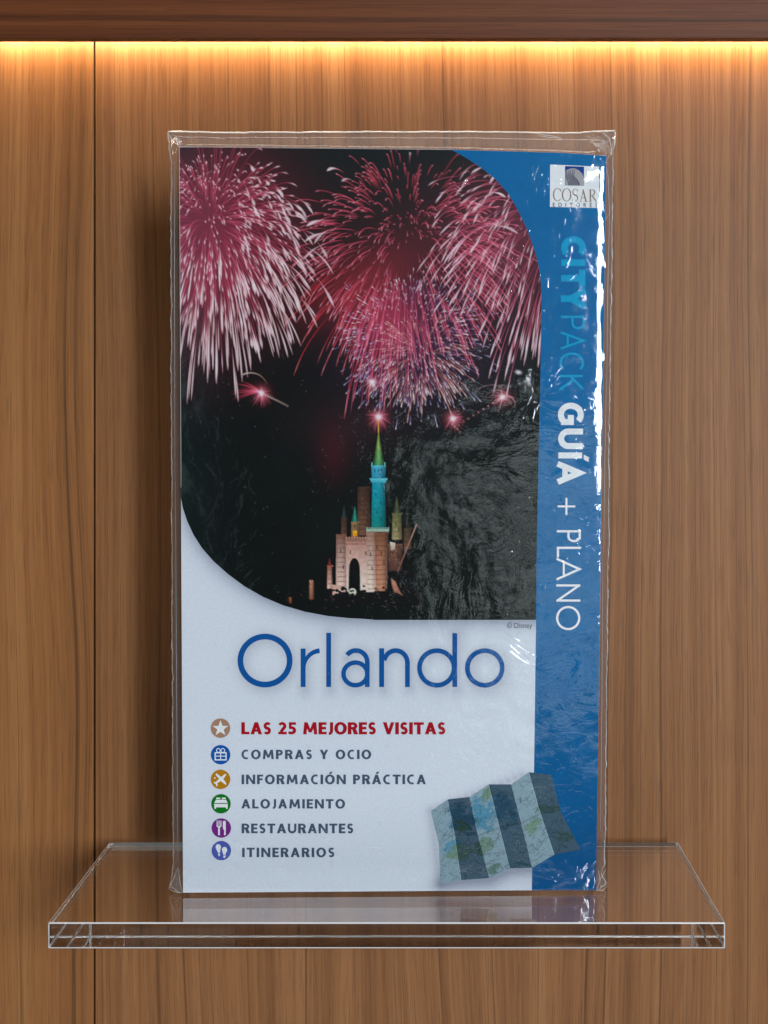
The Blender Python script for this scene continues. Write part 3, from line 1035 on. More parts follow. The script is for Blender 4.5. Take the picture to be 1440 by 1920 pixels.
M_TEAL = flat_mat('teal_band_ink', ink(0, 138, 190), .4)
M_BWHITE = flat_mat('white_band_ink', ink(205, 214, 230), .4)
t = Flat(7e-5)
glyphs(t, [('C', 443, 482, 1052, 1098.5), ('I', 485, 500, 1052.5, 1097.5), ('T', 505.5, 538, 1052, 1097.5), ('Y', 538, 582, 1051.5, 1097.5)], 12.2)
glyphs(t, [('P', 592, 617.5, 1051.5, 1096.5), ('A', 621, 656, 1051, 1095.5), ('C', 661, 696, 1049, 1095), ('K', 703, 731.5, 1049, 1092.5)], 4.2)
t.build('band_lettering', M_TEAL)['label'] = 'teal lettering CITYPACK running down the blue band'
t = Flat(7e-5)
glyphs(t, [('G', 755, 797, 1046, 1094.5), ('U', 803.5, 842, 1046.5, 1093), ('I', 846, 862, 1047, 1091.5), ("'", 847.5, 865, 1047, 1091.5), ('A', 864, 909.5, 1045.5, 1091.5)], 11.2)
glyphs(t, [('+', 933.5, 965.5, 1045.5, 1078.5)], 3.7)
glyphs(t, [('P', 994, 1016.5, 1044, 1089), ('L', 1025, 1045, 1044, 1089.5), ('A', 1045.5, 1088.5, 1043.5, 1088.5), ('N', 1095.5, 1128, 1043, 1088), ('O', 1136, 1181.5, 1042.5, 1088)], 4.2)
t.build('band_lettering', M_BWHITE)['label'] = 'white lettering GUÍA + PLANO running down the blue band'

# --- publisher's logo -----------------------------------------------------------
M_LOGO = flat_mat('logo_white', ink(208, 216, 232), .45)
M_TAN = flat_mat('logo_tan_ink', ink(128, 112, 100), .5)
M_SKY = flat_mat('logo_blue', ink(24, 56, 132), .5)
M_STONE = flat_mat('logo_stone', ink(150, 150, 160), .5)
M_NAVY = flat_mat('logo_dark_lines', ink(44, 46, 78), .5)
logo = Flat(6.5e-5).poly([(1031.5, 308.5), (1123.3, 312.4), (1122.4, 390), (1031, 388)]).build('publisher_logo', M_LOGO)
logo['label'] = 'white square logo with striped emblem and tan lettering COSAR'
Flat(8e-5).poly([(1059.3, 311.3), (1095, 312.5), (1094.8, 348.4), (1059.2, 347.8)]).build('logo_emblem', M_SKY, logo)
t = Flat(9e-5)
hill = [(1060, 347.6), (1060, 322), (1064, 318), (1070, 316), (1077, 315.6), (1085, 319), (1091, 325), (1094.4, 332), (1094.4, 348)]
t.poly(hill); t.build('emblem_hill', M_STONE, logo)
t = Flat(1.0e-4, 2e-6)
for k in range(5):
    u = k * 4.4
    pts = [(1060.5 + u * .9, 320.5 - u * .20), (1062.6 + u * .8, 325), (1061 + u * .75, 329.5), (1063.5 + u * .95, 336), (1066.5 + u * 1.0, 342), (1067.5 + u * 1.05, 347.4)]
    pp = np.array(pts); q = np.linspace(0, 5, 30)
    pp = np.stack([np.interp(q, range(6), pp[:, 0]), np.interp(q, range(6), pp[:, 1])], 1)
    pp[:, 0] = np.clip(pp[:, 0], 1060.2, 1093.8)
    t.stroke(pp, np.linspace(1.0, 2.8, 30))
t.build('emblem_line', M_NAVY, logo)
t = Flat(9e-5)
def ring2(cx, cy_, rx, ry, ix, iy, a0=0, a1=360, n=50):
    t.strip(arc(cx, cy_, rx, ry, a0, a1, n), arc(cx, cy_, ix, iy, a0, a1, n))
ring2(1045.2, 365, 8.6, 12.2, 6.2, 11.2, 50, 312)
t.stroke([(1051.2, 354.6), (1051.2, 359.8)], 1.2); t.stroke([(1051.2, 372), (1051, 374.4)], .9)
ring2(1062.3, 365.4, 9.2, 12.3, 6.4, 11.4)
sp = np.vstack([arc(1078.6, 360.3, 4.6, 6.0, -35, -250, 22), arc(1078.0, 371.6, 4.9, 6.0, -75, 150, 22)])
t.stroke(sp, np.interp(np.linspace(0, 1, 44), [0, .25, .5, .75, 1], [.9, 1.4, 2.9, 1.4, .9]))
t.stroke([(1082.8, 355.4), (1083.0, 359.6)], 1.0); t.stroke([(1073.7, 373), (1073.9, 377)], 1.0)
t.stroke([(1088.6, 378), (1093.4, 357)], 1.2); t.stroke([(1093.0, 355.6), (1098.8, 378)], 2.7); t.stroke([(1090, 371), (1097, 371)], 1.0)
t.stroke([(1086.6, 378), (1090.8, 378)], .8); t.stroke([(1096, 378), (1101.4, 378)], .8)
t.stroke([(1106.8, 355.4), (1106.8, 378.4)], 2.7)
t.stroke([(1104, 355.6), (1108, 355.6)], .8); t.stroke([(1104, 378.3), (1109.6, 378.3)], .8)
t.stroke(np.vstack([[(1107, 356)], arc(1109.6, 361, 5.2, 5.4, -90, 90, 20), [(1107, 366.6)]]), np.r_[.9, np.interp(np.linspace(0, 1, 20), [0, .5, 1], [1, 2.6, 1]), .9])
t.stroke([(1110, 366.6), (1114.6, 373.6), (1119.6, 378.8)], [2.0, 2.6, 1.1])
t.build('logo_lettering', M_TAN, logo)
set_text('logo_lettering', 'EDITORES', 1036.4, 1120, 380.2, 387.6, M_NAVY, logo, 9e-5, bold=.01, space=2.2, slope=.010)

# --- list of topics: icon and lettering ------------------------------------------
M_SYM = flat_mat('icon_white', ink(208, 214, 228), .45)
M_RED = flat_mat('red_ink', ink(150, 0, 24), .45)
M_SLATE = flat_mat('slate_ink', ink(62, 76, 100), .45)


def sans(name, text, xa, xb_, ycap, ybase, mat, k=1.0):
    """bold humanist capitals; k scales the stem weight"""
    Hc = ybase - ycap
    sv, shz = .255 * k, .205 * k
    SX = 1.13
    wid = {'L': .60, 'A': .86, 'S': .62, '2': .64, '5': .64, 'M': 1.08, 'E': .60, 'J': .42, 'O': .92, 'R': .74, 'V': .84, 'I': sv,
           'T': .74, 'C': .74, 'P': .68, 'Y': .80, 'N': .86, 'F': .57, 'U': .82, ' ': .34}
    plain = {'Ó': 'O', 'Á': 'A'}
    ws = [wid[plain.get(ch, ch)] for ch in text]
    tr = ((xb_ - xa) / Hc / SX - sum(ws)) / (len(text) - 1)
    t = Flat(7e-5, 1.5e-6)
    x = 0.0
    for ch, W in zip(text, ws):
        def M(p): return [(xa + (x + a) * Hc * SX, ybase - b * Hc) for a, b in p]
        def po(*p): t.poly(M(p))
        def bar(x0_, y0_, x1_, y1_): po((x0_, y0_), (x1_, y0_), (x1_, y1_), (x0_, y1_))
        def st_(p, w_): t.stroke(M(p), np.asarray(w_) * Hc)
        def ar(cx, cy_, rx, ry, d0, d1, n=26):
            q = np.radians(np.linspace(d0, d1, n)); return [(cx + rx * math.cos(z), cy_ + ry * math.sin(z)) for z in q]
        c = plain.get(ch, ch)
        if c == 'I': bar(0, 0, sv, 1)
        elif c == 'L': bar(0, 0, sv, 1); bar(sv, 0, W, shz)
        elif c in 'EF':
            bar(0, 0, sv, 1); bar(sv, 1 - shz, W, 1); bar(sv, .41, W - .05, .41 + shz)
            if c == 'E': bar(sv, 0, W, shz)
        elif c == 'T': bar(0, 1 - shz, W, 1); bar(W / 2 - sv / 2, 0, W / 2 + sv / 2, 1 - shz)
        elif c == 'A':
            d = sv * 1.03; m_ = W / 2
            po((0, 0), (d, 0), (m_ + d * .46, 1), (m_ - d * .46, 1)); po((W - d, 0), (W, 0), (m_ + d * .46, 1), (m_ - d * .46, 1))
            bar(.22, .22, W - .22, .22 + shz * .9)
        elif c == 'V':
            d = sv * 1.05; m_ = W / 2
            po((0, 1), (d, 1), (m_ + d * .42, 0), (m_ - d * .42, 0)); po((W - d * .9, 1), (W, 1), (m_ + d * .42, 0), (m_ - d * .42, 0))
        elif c == 'Y':
            d = sv * 1.08; m_ = W / 2
            bar(m_ - sv / 2, 0, m_ + sv / 2, .46)
            po((0, 1), (d, 1), (m_ + sv * .5, .40), (m_ - sv * .5, .40)); po((W - d * .9, 1), (W, 1), (m_ + sv * .5, .40), (m_ - sv * .5, .40))
        elif c == 'M':
            d = sv * .92; m_ = W / 2
            po((.02, 0), (.02 + d, 0), (.10 + d, 1), (.10, 1)); po((W - .02 - d, 0), (W - .02, 0), (W - .10, 1), (W - .10 - d, 1))
            po((.10, 1), (.10 + d, 1), (m_ + .10, .16), (m_ - .10, .16)); po((W - .10 - d, 1), (W - .10, 1), (m_ + .10, .16), (m_ - .10, .16))
        elif c == 'N':
            d = sv * .92
            bar(0, 0, d, 1); bar(W - d, 0, W, 1); po((0, 1), (d * 1.05, 1), (W, 0), (W - d * 1.05, 0))
        elif c == 'O':
            q = ar(W / 2, .5, 1, 1, 0, 360, 60)
            A_ = [(W / 2 + (a - W / 2) * W / 2, .5 + (b - .5) * .52) for a, b in q]
            B_ = [(W / 2 + (a - W / 2) * (W / 2 - sv), .5 + (b - .5) * (.52 - shz)) for a, b in q]
            t.strip(M(A_), M(B_))
        elif c == 'C':
            w_ = np.interp(np.linspace(0, 1, 40), [0, .2, .5, .8, 1], [shz, shz, sv, shz, shz])
            st_(ar(W * .62, .5, W * .62 - sv / 2, .52 - shz / 2, 62, 298, 40), w_)
        elif c == 'S' :
            yt = 1.01 - shz / 2; ry = (yt - .5) / 2
            p = ar(W * .53, .5 + ry, W * .47 - sv * .42, ry, 32, 262, 24) + ar(W * .47, .5 - ry, W * .47 - sv * .42, ry, 82, -148, 24)
            st_(p, np.interp(np.linspace(0, 1, 48), [0, .3, .5, .7, 1], [shz, sv * .9, sv, sv * .9, shz]))
        elif c == 'J':
            st_([(W - sv / 2, 1), (W - sv / 2, .30)] + ar(W - sv / 2 - .19, .30, .19, .22 + .02, 0, -95, 16), np.r_[sv, np.linspace(sv, shz, 17)])
        elif c == 'U':
            st_([(sv / 2, 1), (sv / 2, .40)] + ar(W / 2, .40, W / 2 - sv / 2, .40 - shz / 2, 180, 360, 26) + [(W - sv / 2, 1)], sv * .95)
        elif c in 'PR':
            bar(0, 0, sv, 1)
            st_([(sv * .9, 1 - shz / 2), (W * .5, 1 - shz / 2)] + ar(W * .5, .70, W * .46 - sv * .45, .30 - shz / 2, 90, -90, 22) + [(sv * .9, .40 + shz / 2)],
                np.r_[shz, shz, np.interp(np.linspace(0, 1, 22), [0, .5, 1], [shz, sv, shz]), shz])
            if c == 'R': po((.32, .44), (.60, .44), (W + .03, 0), (W - .29, 0))
        elif c == '2':
            st_(ar(.30, .69, .20, .32 - shz / 2, 158, -28, 24) + [(.20, .20)], np.r_[np.linspace(shz, sv, 24), sv * .9])
            bar(0.02, 0, W, shz)
        elif c == '5':
            bar(.09, 1 - shz, W - .03, 1); bar(.09, .50, .09 + sv * .72, 1 - shz)
            st_([(.09 + sv * .1, .52)] + ar(.26, .33, W - .26 - sv / 2, .33 - shz / 2, 96, -140, 28), np.r_[shz, np.interp(np.linspace(0, 1, 28), [0, .4, 1], [shz, sv, shz])])
        if ch in 'ÓÁ':
            po((W / 2 - .08, 1.08), (W / 2 + .10, 1.08), (W / 2 + .28, 1.30), (W / 2 + .02, 1.30))
        x += W + tr
    return t.build(name, mat)


topics = [
    ('LAS 25 MEJORES VISITAS', 452.5, 836, 1354.2, 1376.8, 413.4, 1365.2, (150, 116, 98), 'star', .030, 1.02),
    ('COMPRAS Y OCIO', 452.5, 696, 1405.8, 1423.2, 413.7, 1415.0, (0, 76, 160), 'gift', .026, 1.16),
    ('INFORMACIÓN PRÁCTICA', 453, 798.5, 1452.4, 1470.2, 413.5, 1461.2, (164, 112, 8), 'aeroplane', .026, 1.16),
    ('ALOJAMIENTO', 452.5, 647, 1498.4, 1515.8, 414.4, 1507.0, (0, 104, 22), 'bed', .026, 1.12),
    ('RESTAURANTES', 453, 663, 1544.2, 1562.2, 415.0, 1552.4, (104, 30, 124), 'fork and knife', .026, 1.12),
    ('ITINERARIOS', 454, 627.5, 1589.4, 1607.0, 415.0, 1594.8, (66, 82, 166), 'footprints', .026, 1.12),
]
for s, xa, xb_, ya, yb_, ix, iy, c, sym, bold, spc in topics:
    o = sans('topic_lettering', s, xa, xb_, ya, yb_, M_RED if sym == 'star' else M_SLATE, 1.04 if sym == 'star' else .96)
    if sym == 'star': o['label'] = 'bold red heading of the topic list'
    ic = Flat(7e-5).disc(ix, iy, 18.3, 18.2).build('topic_icon', flat_mat('icon_' + sym.replace(' ', '_'), ink(*c), .45))
    ic['label'] = {'star': 'tan', 'gift': 'blue', 'aeroplane': 'ochre', 'bed': 'green', 'fork and knife': 'purple', 'footprints': 'lilac blue'}[sym] + ' round icon with a white ' + sym
    t = Flat(9e-5)
    if sym == 'star':
        t.poly([(ix + (15.6 if k % 2 == 0 else 6.2) * math.sin(k * math.pi / 5), iy + .6 - (15.6 if k % 2 == 0 else 6.2) * math.cos(k * math.pi / 5)) for k in range(10)])
    elif sym == 'gift':
        t.stroke([(ix - 10.2, iy - 3.6), (ix + 10.2, iy - 3.6), (ix + 10.2, iy + 9.6), (ix - 10.2, iy + 9.6)], 2.3, True)
        t.stroke([(ix, iy - 5), (ix, iy + 9.6)], 1.8); t.stroke([(ix - 9, iy + 2.6), (ix + 9, iy + 2.6)], 1.6)
        t.stroke(arc(ix - 4.2, iy - 8, 3.4, 3.8, 0, 360, 24)[:-1], 1.5, True)
        t.stroke(arc(ix + 4.2, iy - 8, 3.4, 3.8, 0, 360, 24)[:-1], 1.5, True)
    elif sym == 'aeroplane':
        t.stroke([(ix - 9, iy + 7.4), (ix - 3, iy + 2.4), (ix + 3, iy - 2.4), (ix + 10, iy - 9.6)], [3.2, 4.6, 5.4, 3.0])
        t.stroke([(ix - 8.4, iy - 10.2), (ix - 1, iy - 3), (ix + 2, iy)], [3.4, 5.2, 6.4])
        t.stroke([(ix + 1, iy - 1), (ix + 6, iy + 4.4), (ix + 10.6, iy + 9.4)], [6.4, 5.0, 2.6])
        t.stroke([(ix - 12.2, iy + 5.4), (ix - 7.6, iy + 8), (ix - 6.2, iy + 12.6)], [2.4, 3.2, 2.4])
        t.disc(ix - 10.6, iy - 2.6, 1.5)
    elif sym == 'bed':
        t.poly([(ix - 9, iy - 11.6), (ix - 1.6, iy - 11.6), (ix - 1.6, iy - 8.8), (ix - 9, iy - 8.8)])
        t.poly([(ix + 1.6, iy - 11.6), (ix + 9, iy - 11.6), (ix + 9, iy - 8.8), (ix + 1.6, iy - 8.8)])
        t.poly([(ix - 9.6, iy - 7.6), (ix + 9.6, iy - 7.6), (ix + 12.6, iy - 1.4), (ix - 12.6, iy - 1.4)])
        t.poly([(ix - 12.8, iy + .2), (ix + 12.8, iy + .2), (ix + 12.4, iy + 9.4), (ix + 9.6, iy + 9.4), (ix + 8.8, iy + 6.6), (ix - 8.8, iy + 6.6), (ix - 9.6, iy + 9.4), (ix - 12.4, iy + 9.4)])
    elif sym == 'fork and knife':
        for k in (-1, 0, 1):
            t.stroke([(ix - 4.3 + k * 3.5, iy - 14), (ix - 4.3 + k * 3.5, iy - 5)], 1.7)
        t.stroke([(ix - 8.6, iy - 5.2), (ix - 6.4, iy - 2.6), (ix - 2.2, iy - 2.6), (ix, iy - 5.2)], 2.4)
        t.stroke([(ix - 4.3, iy - 3), (ix - 4.3, iy + 13.4)], 3.2)
        t.poly([(ix + 3, iy - 12.6), (ix + 5, iy - 13.6), (ix + 8.2, iy - 13.2), (ix + 8.4, iy + 3), (ix + 8.2, iy + 13), (ix + 5, iy + 13.4), (ix + 5.4, iy + 4), (ix + 3, iy + 1)])
    else:
        t.poly([(ix - 5.6 + 5.0 * math.sin(a), iy - 6.4 - 5.6 * math.cos(a)) for a in np.linspace(-2.2, 2.2, 18)] + [(ix - 2.6, iy + 4), (ix - 6, iy + 4)])
        t.poly([(ix - 6.2, iy + 5.2), (ix - 2.8, iy + 5.2), (ix - 2.6, iy + 10), (ix - 5.2, iy + 10.2)])
        t.poly([(ix + 6 + 5.0 * math.sin(a), iy - 1.6 - 5.4 * math.cos(a)) for a in np.linspace(-2.2, 2.2, 18)] + [(ix + 7.4, iy + 8), (ix + 4, iy + 8)])
        t.poly([(ix + 3.6, iy + 9.4), (ix + 8.6, iy + 9), (ix + 6.6, iy + 14), (ix + 4, iy + 13)])
    t.build('icon_symbol', M_SYM, ic)

# --- the folded map printed at the foot ---------------------------------------------
MT = np.array([(38, 435), (190, 330), (385, 308), (560, 195), (760, 195), (920, 85), (1120, 110)], float) / 4.8 + (800, 1430)
MM = np.array([(110, 735), (252, 640), (462, 660), (655, 580), (850, 545), (1025, 455), (1205, 440)], float) / 4.8 + (800, 1430)
MB_ = np.array([(122, 1088), (312, 1056), (562, 1038), (750, 950), (948, 946), (1150, 826), (1385, 782)], float) / 4.8 + (800, 1430)
MR, MC = 150, 46
parts = []; cols = []
tex_n = 420
tx, ty = np.meshgrid(np.arange(tex_n), np.arange(tex_n))
land = np.ones((tex_n, tex_n, 3)) * np.array([.92, .95, .97])
def tblob(cx, cy_, rx, ry, c, seed):
    global land
    d = ((tx - cx) / rx) ** 2 + ((ty - cy_) / ry) ** 2 + 2.6 * (fbm(tx / 22., ty / 22., seed) - .5)
    k = .8 * np.clip((1 - d) * 1.8, 0, 1)[..., None]
    land = land * (1 - k) + np.array(c) * k
tblob(170, 110, 34, 90, (.16, .62, .86), 1); tblob(100, 120, 44, 90, (.10, .40, .55), 2)
tblob(240, 130, 40, 90, (.20, .55, .72), 3); tblob(40, 250, 44, 26, (.30, .72, .88), 4)
tblob(75, 285, 44, 40, (.56, .68, .36), 5); tblob(150, 270, 28, 40, (.50, .62, .36), 6)
tblob(310, 240, 34, 40, (.60, .72, .40), 7); tblob(100, 160, 22, 44, (.35, .50, .22), 8)
tblob(160, 390, 26, 22, (.30, .42, .25), 9); tblob(390, 340, 36, 34, (.62, .74, .52), 10); tblob(380, 190, 40, 22, (.50, .60, .40), 12)
tblob(195, 30, 20, 36, (.52, .62, .35), 13); tblob(240, 400, 40, 12, (.25, .60, .65), 14)
ln = np.zeros((tex_n, tex_n))
r2 = np.random.default_rng(5)
for _ in range(520):
    x, y = r2.uniform(0, tex_n, 2); a = r2.uniform(0, 6.28); k = r2.uniform(.05, .3) * r2.choice([-1, 1])
    wgt = r2.uniform(.25, .8)
    for _i in range(int(r2.uniform(10, 44))):
        xi_, yi_ = int(x), int(y)
        if 0 <= xi_ < tex_n - 1 and 0 <= yi_ < tex_n - 1:
            ln[yi_:yi_ + 2, xi_:xi_ + 2] = np.maximum(ln[yi_:yi_ + 2, xi_:xi_ + 2], wgt)
        x += math.cos(a) * 1.1; y += math.sin(a) * 1.1; a += k * .35
        if r2.random() < .06: k = -k
land = land * (1 - .72 * ln[..., None])
for k in range(6):
    u = np.linspace(0, 1, MC)[None, :, None]
    vv = np.linspace(0, 1, MR)
    def edge(i):
        up = MT[i] + (MM[i] - MT[i]) * (vv[:, None] / .5); lo = MM[i] + (MB_[i] - MM[i]) * ((vv[:, None] - .5) / .5)
        return np.where(vv[:, None] < .5, up, lo)
    E0, E1 = edge(k)[:, None], edge(k + 1)[:, None]
    Q = E0 * (1 - u) + E1 * u
    tu = ((k + u[..., 0]) / 6 * (tex_n - 1)).repeat(MR, 0).astype(int); tv = (vv[:, None] * (tex_n - 1)).repeat(MC, 1).astype(int)
    pc = ink(128, 152, 170) if k % 2 == 0 else ink(62, 86, 106)
    C = land[tv, tu] * pc
    C = C * (1 - .30 * np.exp(-((vv[:, None, None] - .5) / .008) ** 2))        # printed cross fold
    C = C * (1 + .30 * (np.exp(-((u - (1 if k % 2 == 0 else 0)) / .03) ** 2) if k % 2 == 0 else 0))
    parts.append(Q); cols.append(C)
mp = bpy.data.objects.new('map_picture', None); COL.objects.link(mp); mp.parent = book
for k, (Q, C) in enumerate(zip(parts, cols)):
    o = link_obj('map_fold', grid_mesh('map_fold', loc(Q[..., 0], Q[..., 1], 9e-5 + 3e-6 * k), C), mp, M_PRINT)

# ----------------------------------------------------------------------------
# CLEAR PLASTIC SLEEVE round the book
# ----------------------------------------------------------------------------
sleeve = bpy.data.objects.new('plastic_sleeve', None)
COL.objects.link(sleeve)
sleeve.location = (OX, 0, 0); sleeve.rotation_euler = (0, 0, ANG)
tag(sleeve, 'crinkled clear plastic sleeve wrapped round the guidebook with sealed edges', 'plastic sleeve')
LY = [242, 252, 266, 280, 296, 330, 520, 760, 1040, 1400, 1560, 1620, 1646, 1664, 1671, 1676]
LX = [311.5, 312.5, 314, 315, 318, 317.4, 317.8, 318.2, 319, 320.6, 321, 321, 320, 316, 315, 328]
RY = [240, 252, 264, 278, 300, 340, 500, 700, 1000, 1400, 1590, 1628, 1636, 1646, 1656, 1664, 1670, 1676]
RX = [1157, 1157.5, 1156.5, 1153, 1152.4, 1152, 1150.5, 1146.6, 1144.8, 1140.2, 1137, 1137.6, 1133, 1131, 1138, 1140.5, 1137, 1126]
sl = lambda y: np.interp(y, LY, LX); sr = lambda y: np.interp(y, RY, RX)
_sl, _sr = sl, sr
sl = lambda y: _sl(y) + 1.5 * (fbm(np.asarray(y) / 13., np.asarray(y) * 0, 201, 3) - .5) + 2.0 * (fbm(np.asarray(y) / 70., np.asarray(y) * 0, 203, 2) - .5)
sr = lambda y: _sr(y) + 2.6 * (fbm(np.asarray(y) / 12., np.asarray(y) * 0, 205, 3) - .5) + 3.0 * (fbm(np.asarray(y) / 60., np.asarray(y) * 0, 207, 2) - .5)
st = lambda x: 1.6 * (fbm(np.asarray(x) / 40., np.asarray(x) * 0, 209, 3) - .5) + np.interp(x, [311, 330, 420, 640, 900, 1090, 1120, 1157], [242.4, 242.2, 243.8, 243.2, 242.6, 244.4, 241.4, 240.6])
nL, nC, nR, nT, nM, nB = 14, 190, 16, 18, 340, 5
uu = np.concatenate([np.linspace(-1, 0, nL, endpoint=False), np.linspace(0, 1, nC, endpoint=False), np.linspace(1, 2, nR)])
vv = np.concatenate([np.linspace(-1, 0, nT, endpoint=False), np.linspace(0, 1, nM, endpoint=False), np.linspace(1, 2, nB)])
U, V = np.meshgrid(uu, vv)
Vc = np.clip(V, 0, 1)
yc = 275 + Vc * (1670.5 - 275)
XL, XR = cl(yc) - 1.2, cr_(yc) + 1.0
Yt0 = np.where(V < 0, 275 + V * 33, np.where(V > 1, 1670.5 + (V - 1) * 4.6, yc))
X = np.where(U < 0, XL + U * (XL - sl(Yt0)), np.where(U > 1, XR + (U - 1) * (sr(Yt0) - XR), XL + np.clip(U, 0, 1) * (XR - XL)))
Ytop = ctop(np.clip(X, 336, 1137)) - 1
Y = np.where(V < 0, Ytop + V * (Ytop - st(X)), np.where(V > 1, 1670.5 + (V - 1) * 4.6, Ytop + Vc * (1670.5 - Ytop)))
eu = np.clip(np.where(U < 0, -U, U - 1), 0, 1); ev = np.clip(np.where(V < 0, -V, V - 1), 0, 1)
e = np.clip(np.sqrt(eu ** 2 + ev ** 2), 0, 1)
# height above the cover plane (m): hugging the card, rolling off to the seam half-way back
wr = fbm(X / 70., Y / 70., 31) - .5
wr2 = fbm(X / 22. + 2 * wr, Y / 40., 41) - .5
h = .00038 + .00022 * wr + .00005 * wr2
edge_k = np.exp(-(np.minimum(X - XL, XR - X).clip(0) / 11.) ** 2)
rs_ = np.clip((X - (XR - 17)) / 17., 0, 1)
h = h - .00020 * rs_ ** 1.8 * np.clip((1150 - Y) / 500., .15, 1)
h = h + edge_k * .00012 * (fbm(X / 9., Y / 16., 51) - .45)
rollx = 1 - np.sqrt(np.clip(1 - e ** 2.0, 0, 1))
fold = np.interp(ev, [0, .08, .62, .70, 1], [0, .10, .34, .46, 1.0])
h = h - (BT * .5 + .0003) * np.where(ev > eu, fold, .55 * e ** 1.4 + .45 * rollx)
cr1 = (fbm(X / 7., Y / 9., 61) - .5) * .0011 + (fbm(X / 3.2, Y / 4.4, 71) - .5) * .0005
amp = e * (1 - e) * 4
corner = np.exp(-(((X - 1140) / 46) ** 2 + ((Y - 262) / 44) ** 2)) + .7 * np.exp(-(((X - 326) / 22) ** 2 + ((Y - 262) / 26) ** 2)) + np.exp(-(((X - 1130) / 26) ** 2 + ((Y - 1652) / 30) ** 2)) + .8 * np.exp(-(((X - 330) / 22) ** 2 + ((Y - 1655) / 34) ** 2))
right = np.clip((X - 1112) / 20., 0, 1) * np.clip((1000 - Y) / 300., .25, 1)
h = h + cr1 * (amp * (.13 + .75 * right) + 1.3 * corner * (e < .999))
# glare ridge running to the upper right corner
rd = ((X - 1118) * .52 + (Y - 285) * .30)
h = h + .0006 * np.exp(-(rd / 9.) ** 2) * np.exp(-(((X - 1116) / 34) ** 2 + ((Y - 290) / 42) ** 2))
P = loc(X, Y, h)
P[..., 2] = np.maximum(P[..., 2], .00002)
hz = .0 + .065 * np.clip(e * 3, 0, 1)
film = link_obj('film', grid_mesh('film', P, None, hz), sleeve, M_FILM, True)
# back sheet
Pb = P.copy()
Pb[..., 1] = BT - P[..., 1] * .9
Pb = np.where((e >= .999)[..., None], P, Pb)
link_obj('back_film', grid_mesh('back_film', Pb, None, hz * .8, True), sleeve, M_FILM, True)


def tube(name, pts, rad, mat, parent, sides=6, closed=False):
    p = np.array(pts, float); n = len(p)
    t_ = np.gradient(p, axis=0); t_ /= np.linalg.norm(t_, axis=1, keepdims=True) + 1e-12
    ref = np.array([0, 1, 0.])
    a = np.cross(t_, ref); a /= np.linalg.norm(a, axis=1, keepdims=True) + 1e-12
    b = np.cross(t_, a)
    rad = np.broadcast_to(np.asarray(rad, float), (n,))
    v = []; f = []
    for i in range(n):
        for k in range(sides):
            q = 2 * math.pi * k / sides
            v.append(p[i] + (a[i] * math.cos(q) + b[i] * math.sin(q)) * rad[i])
    for i in range(n - 1):
        for k in range(sides):
            k2 = (k + 1) % sides
            f.append([i * sides + k, i * sides + k2, (i + 1) * sides + k2, (i + 1) * sides + k])
    me = pydata(name, v, f)
    bm = bmesh.new(); bm.from_mesh(me); bmesh.ops.recalc_face_normals(bm, faces=bm.faces); bm.to_mesh(me); bm.free()
    return link_obj(name, me, parent, mat, True)


yl_ = np.linspace(243, 1674, 420)
jit = lambda n, s, sd: (fbm(np.linspace(0, n / 3., n), np.zeros(n), sd) - .5) * s
for name, pts, sd in (('seam', loc(sl(yl_), yl_, -BT / 2), 1), ('seam', loc(sr(yl_), yl_, -BT / 2), 2)):
    pts = np.array(pts); n = len(pts)
    pts[:, 0] += jit(n, .00022, sd * 10); pts[:, 1] += jit(n, .0006, sd * 10 + 3)
    pts[:, 2] = np.maximum(pts[:, 2], .0003)
    tube(name, pts, .00016 * (1 + jit(n, 1.0, sd + 77)), M_BEAD, sleeve)
xt = np.linspace(312, 1157, 300)
pts = np.array(loc(xt, st(xt), -BT / 2)); pts[:, 2] += jit(300, .0002, 91)
tube('seam', pts, .00018, M_BEAD, sleeve)

# crumpled corners: little gathered flaps of film with added tubes for fold highlights
def flap(pts3, tris):
    P_ = np.array([loc(x, y, o_ * .001) for x, y, o_ in pts3])
    P_[:, 2] = np.maximum(P_[:, 2], .00025)
    me = pydata('corner_flap', P_, tris)
    a = me.attributes.new('haze', 'FLOAT', 'POINT')
    a.data.foreach_set('value', np.full(len(P_), .05, np.float32))
    link_obj('corner_flap', me, sleeve, M_FILM)


def fold_glints(lines, rad=.000065):  # thin whitish tubes stand in for highlights along the folds
    for pts3 in lines:
        q = np.array(pts3, float)
        t0 = np.linspace(0, len(q) - 1, 8 * (len(q) - 1) + 1)
        q = np.stack([np.interp(t0, range(len(q)), q[:, k]) for k in range(3)], 1)
        P_ = np.array([loc(x, y, o_ * .001) for x, y, o_ in q])
        P_[:, 2] = np.maximum(P_[:, 2], .0003)
        tube('fold_glint', P_, rad * (.35 + .9 * np.sin(np.linspace(.15, 3.0, len(P_)))), M_BEAD, sleeve)


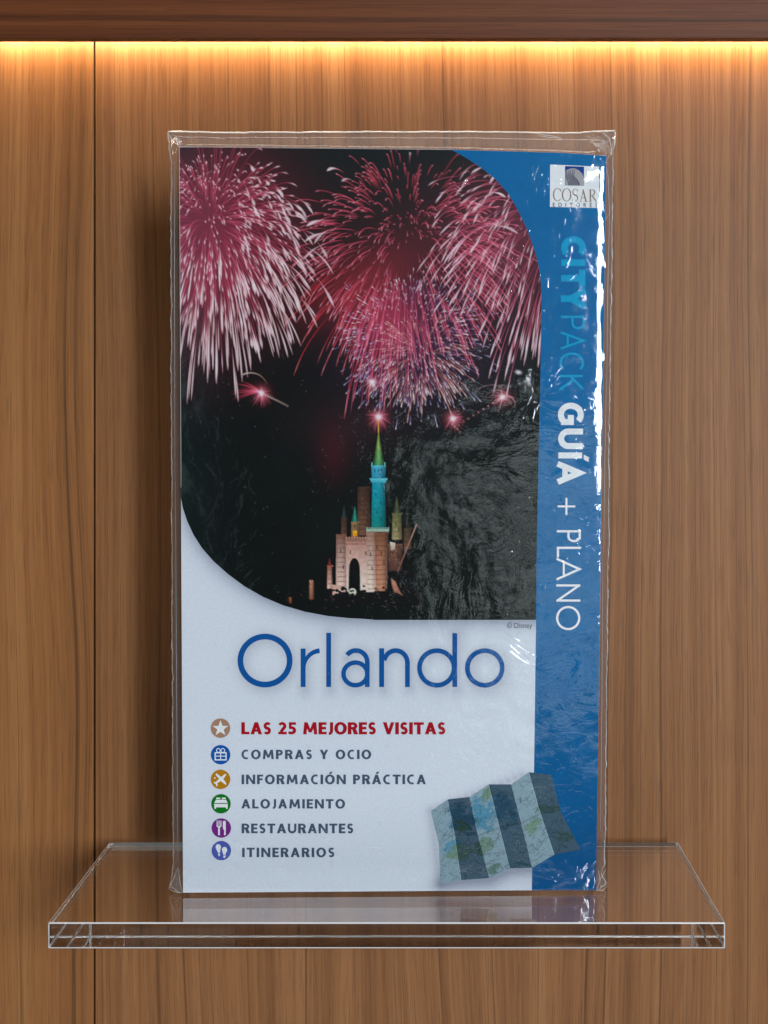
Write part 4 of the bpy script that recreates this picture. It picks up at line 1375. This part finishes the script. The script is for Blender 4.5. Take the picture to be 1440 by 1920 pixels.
flap([(334, 1630, -1.5), (321, 1645, -3.5), (313, 1671, -2.0), (327, 1667, .6), (341, 1676, -.5), (322, 1676, -3)],
     [[0, 1, 3], [1, 2, 3], [3, 2, 5], [3, 5, 4], [0, 3, 4]])
fold_glints([[(333, 1628, -1.2), (326, 1646, -1.6), (315, 1670, -1.8)], [(315, 1670, -1.8), (328, 1673, -.4), (341, 1676, -.2)], [(318, 1660, -1.6), (330, 1669, .4), (340, 1675, 0)],
            [(333, 1628, -1), (338, 1655, .2), (342, 1674, .2)]])
flap([(1119, 1640, -.4), (1137, 1632, -3.4), (1140, 1655, -1.0), (1128, 1660, .8), (1140, 1663, -2.2), (1131, 1673, -1.4), (1117, 1672, .2)],
     [[0, 1, 3], [1, 2, 3], [3, 2, 4], [3, 4, 5], [3, 5, 6], [0, 3, 6]])
fold_glints([[(1118, 1672, .3), (1128, 1661, .9), (1138, 1655, -.6)], [(1118, 1672, .3), (1131, 1668, .3), (1140, 1663, -1.4)], [(1121, 1650, 0), (1129, 1646, -.6), (1137, 1634, -2)],
            [(1122, 1632, -.4), (1125, 1650, .3), (1118, 1671, .3)]])
flap([(1112, 268, .2), (1130, 246, -1.8), (1157, 241, -3.6), (1148, 262, -.4), (1155, 284, -3.4), (1138, 290, .1), (1133, 268, .9)],
     [[0, 1, 6], [1, 2, 3], [1, 3, 6], [6, 3, 4], [6, 4, 5], [0, 6, 5]])
fold_glints([[(1100, 254, -1), (1122, 262, .2), (1135, 268, .9), (1146, 262, -.3)], [(1135, 268, .9), (1142, 280, .2), (1151, 285, -2)], [(1130, 246, -1.6), (1142, 258, -.3), (1147, 272, -.8)],
            [(1138, 300, .1), (1146, 286, -1), (1152, 262, -2.6)], [(1000, 246, -3), (1040, 254, -1.6), (1062, 262, -.9)], [(1010, 251, -2), (1030, 257, -1.4), (1052, 256, -1.3)]])
flap([(334, 274, .2), (330, 252, -1.8), (312, 243, -3.6), (320, 262, -1.0), (316, 288, -3.4)], [[0, 1, 3], [1, 2, 3], [0, 3, 4]])
fold_glints([[(336, 276, .2), (330, 262, -.6), (337, 258, -1)], [(313, 246, -3.2), (322, 262, -1), (318, 280, -2.4)], [(320, 250, -2.6), (329, 254, -1.4), (336, 268, 0)]])
# added tubes as highlights of long tension folds running down the right flap
fold_glints([[(1133, 290, -.2), (1141, 330, -1.0), (1145, 420, -1.6)], [(1128, 420, .1), (1138, 408, -.8), (1147, 396, -2)], [(1145, 380, -1.6), (1141, 520, -1.3), (1139, 700, -1.4)],
            [(1138, 700, -1.2), (1135, 860, -1.2), (1133, 1040, -1.5)], [(1131, 1040, -1.2), (1130, 1300, -1.5), (1127, 1560, -1.2)], [(327, 300, -1.2), (326, 520, -1.5), (327, 900, -1.4)], [(328, 900, -1.2), (330, 1300, -1.4), (333, 1620, -1)]], .00005)
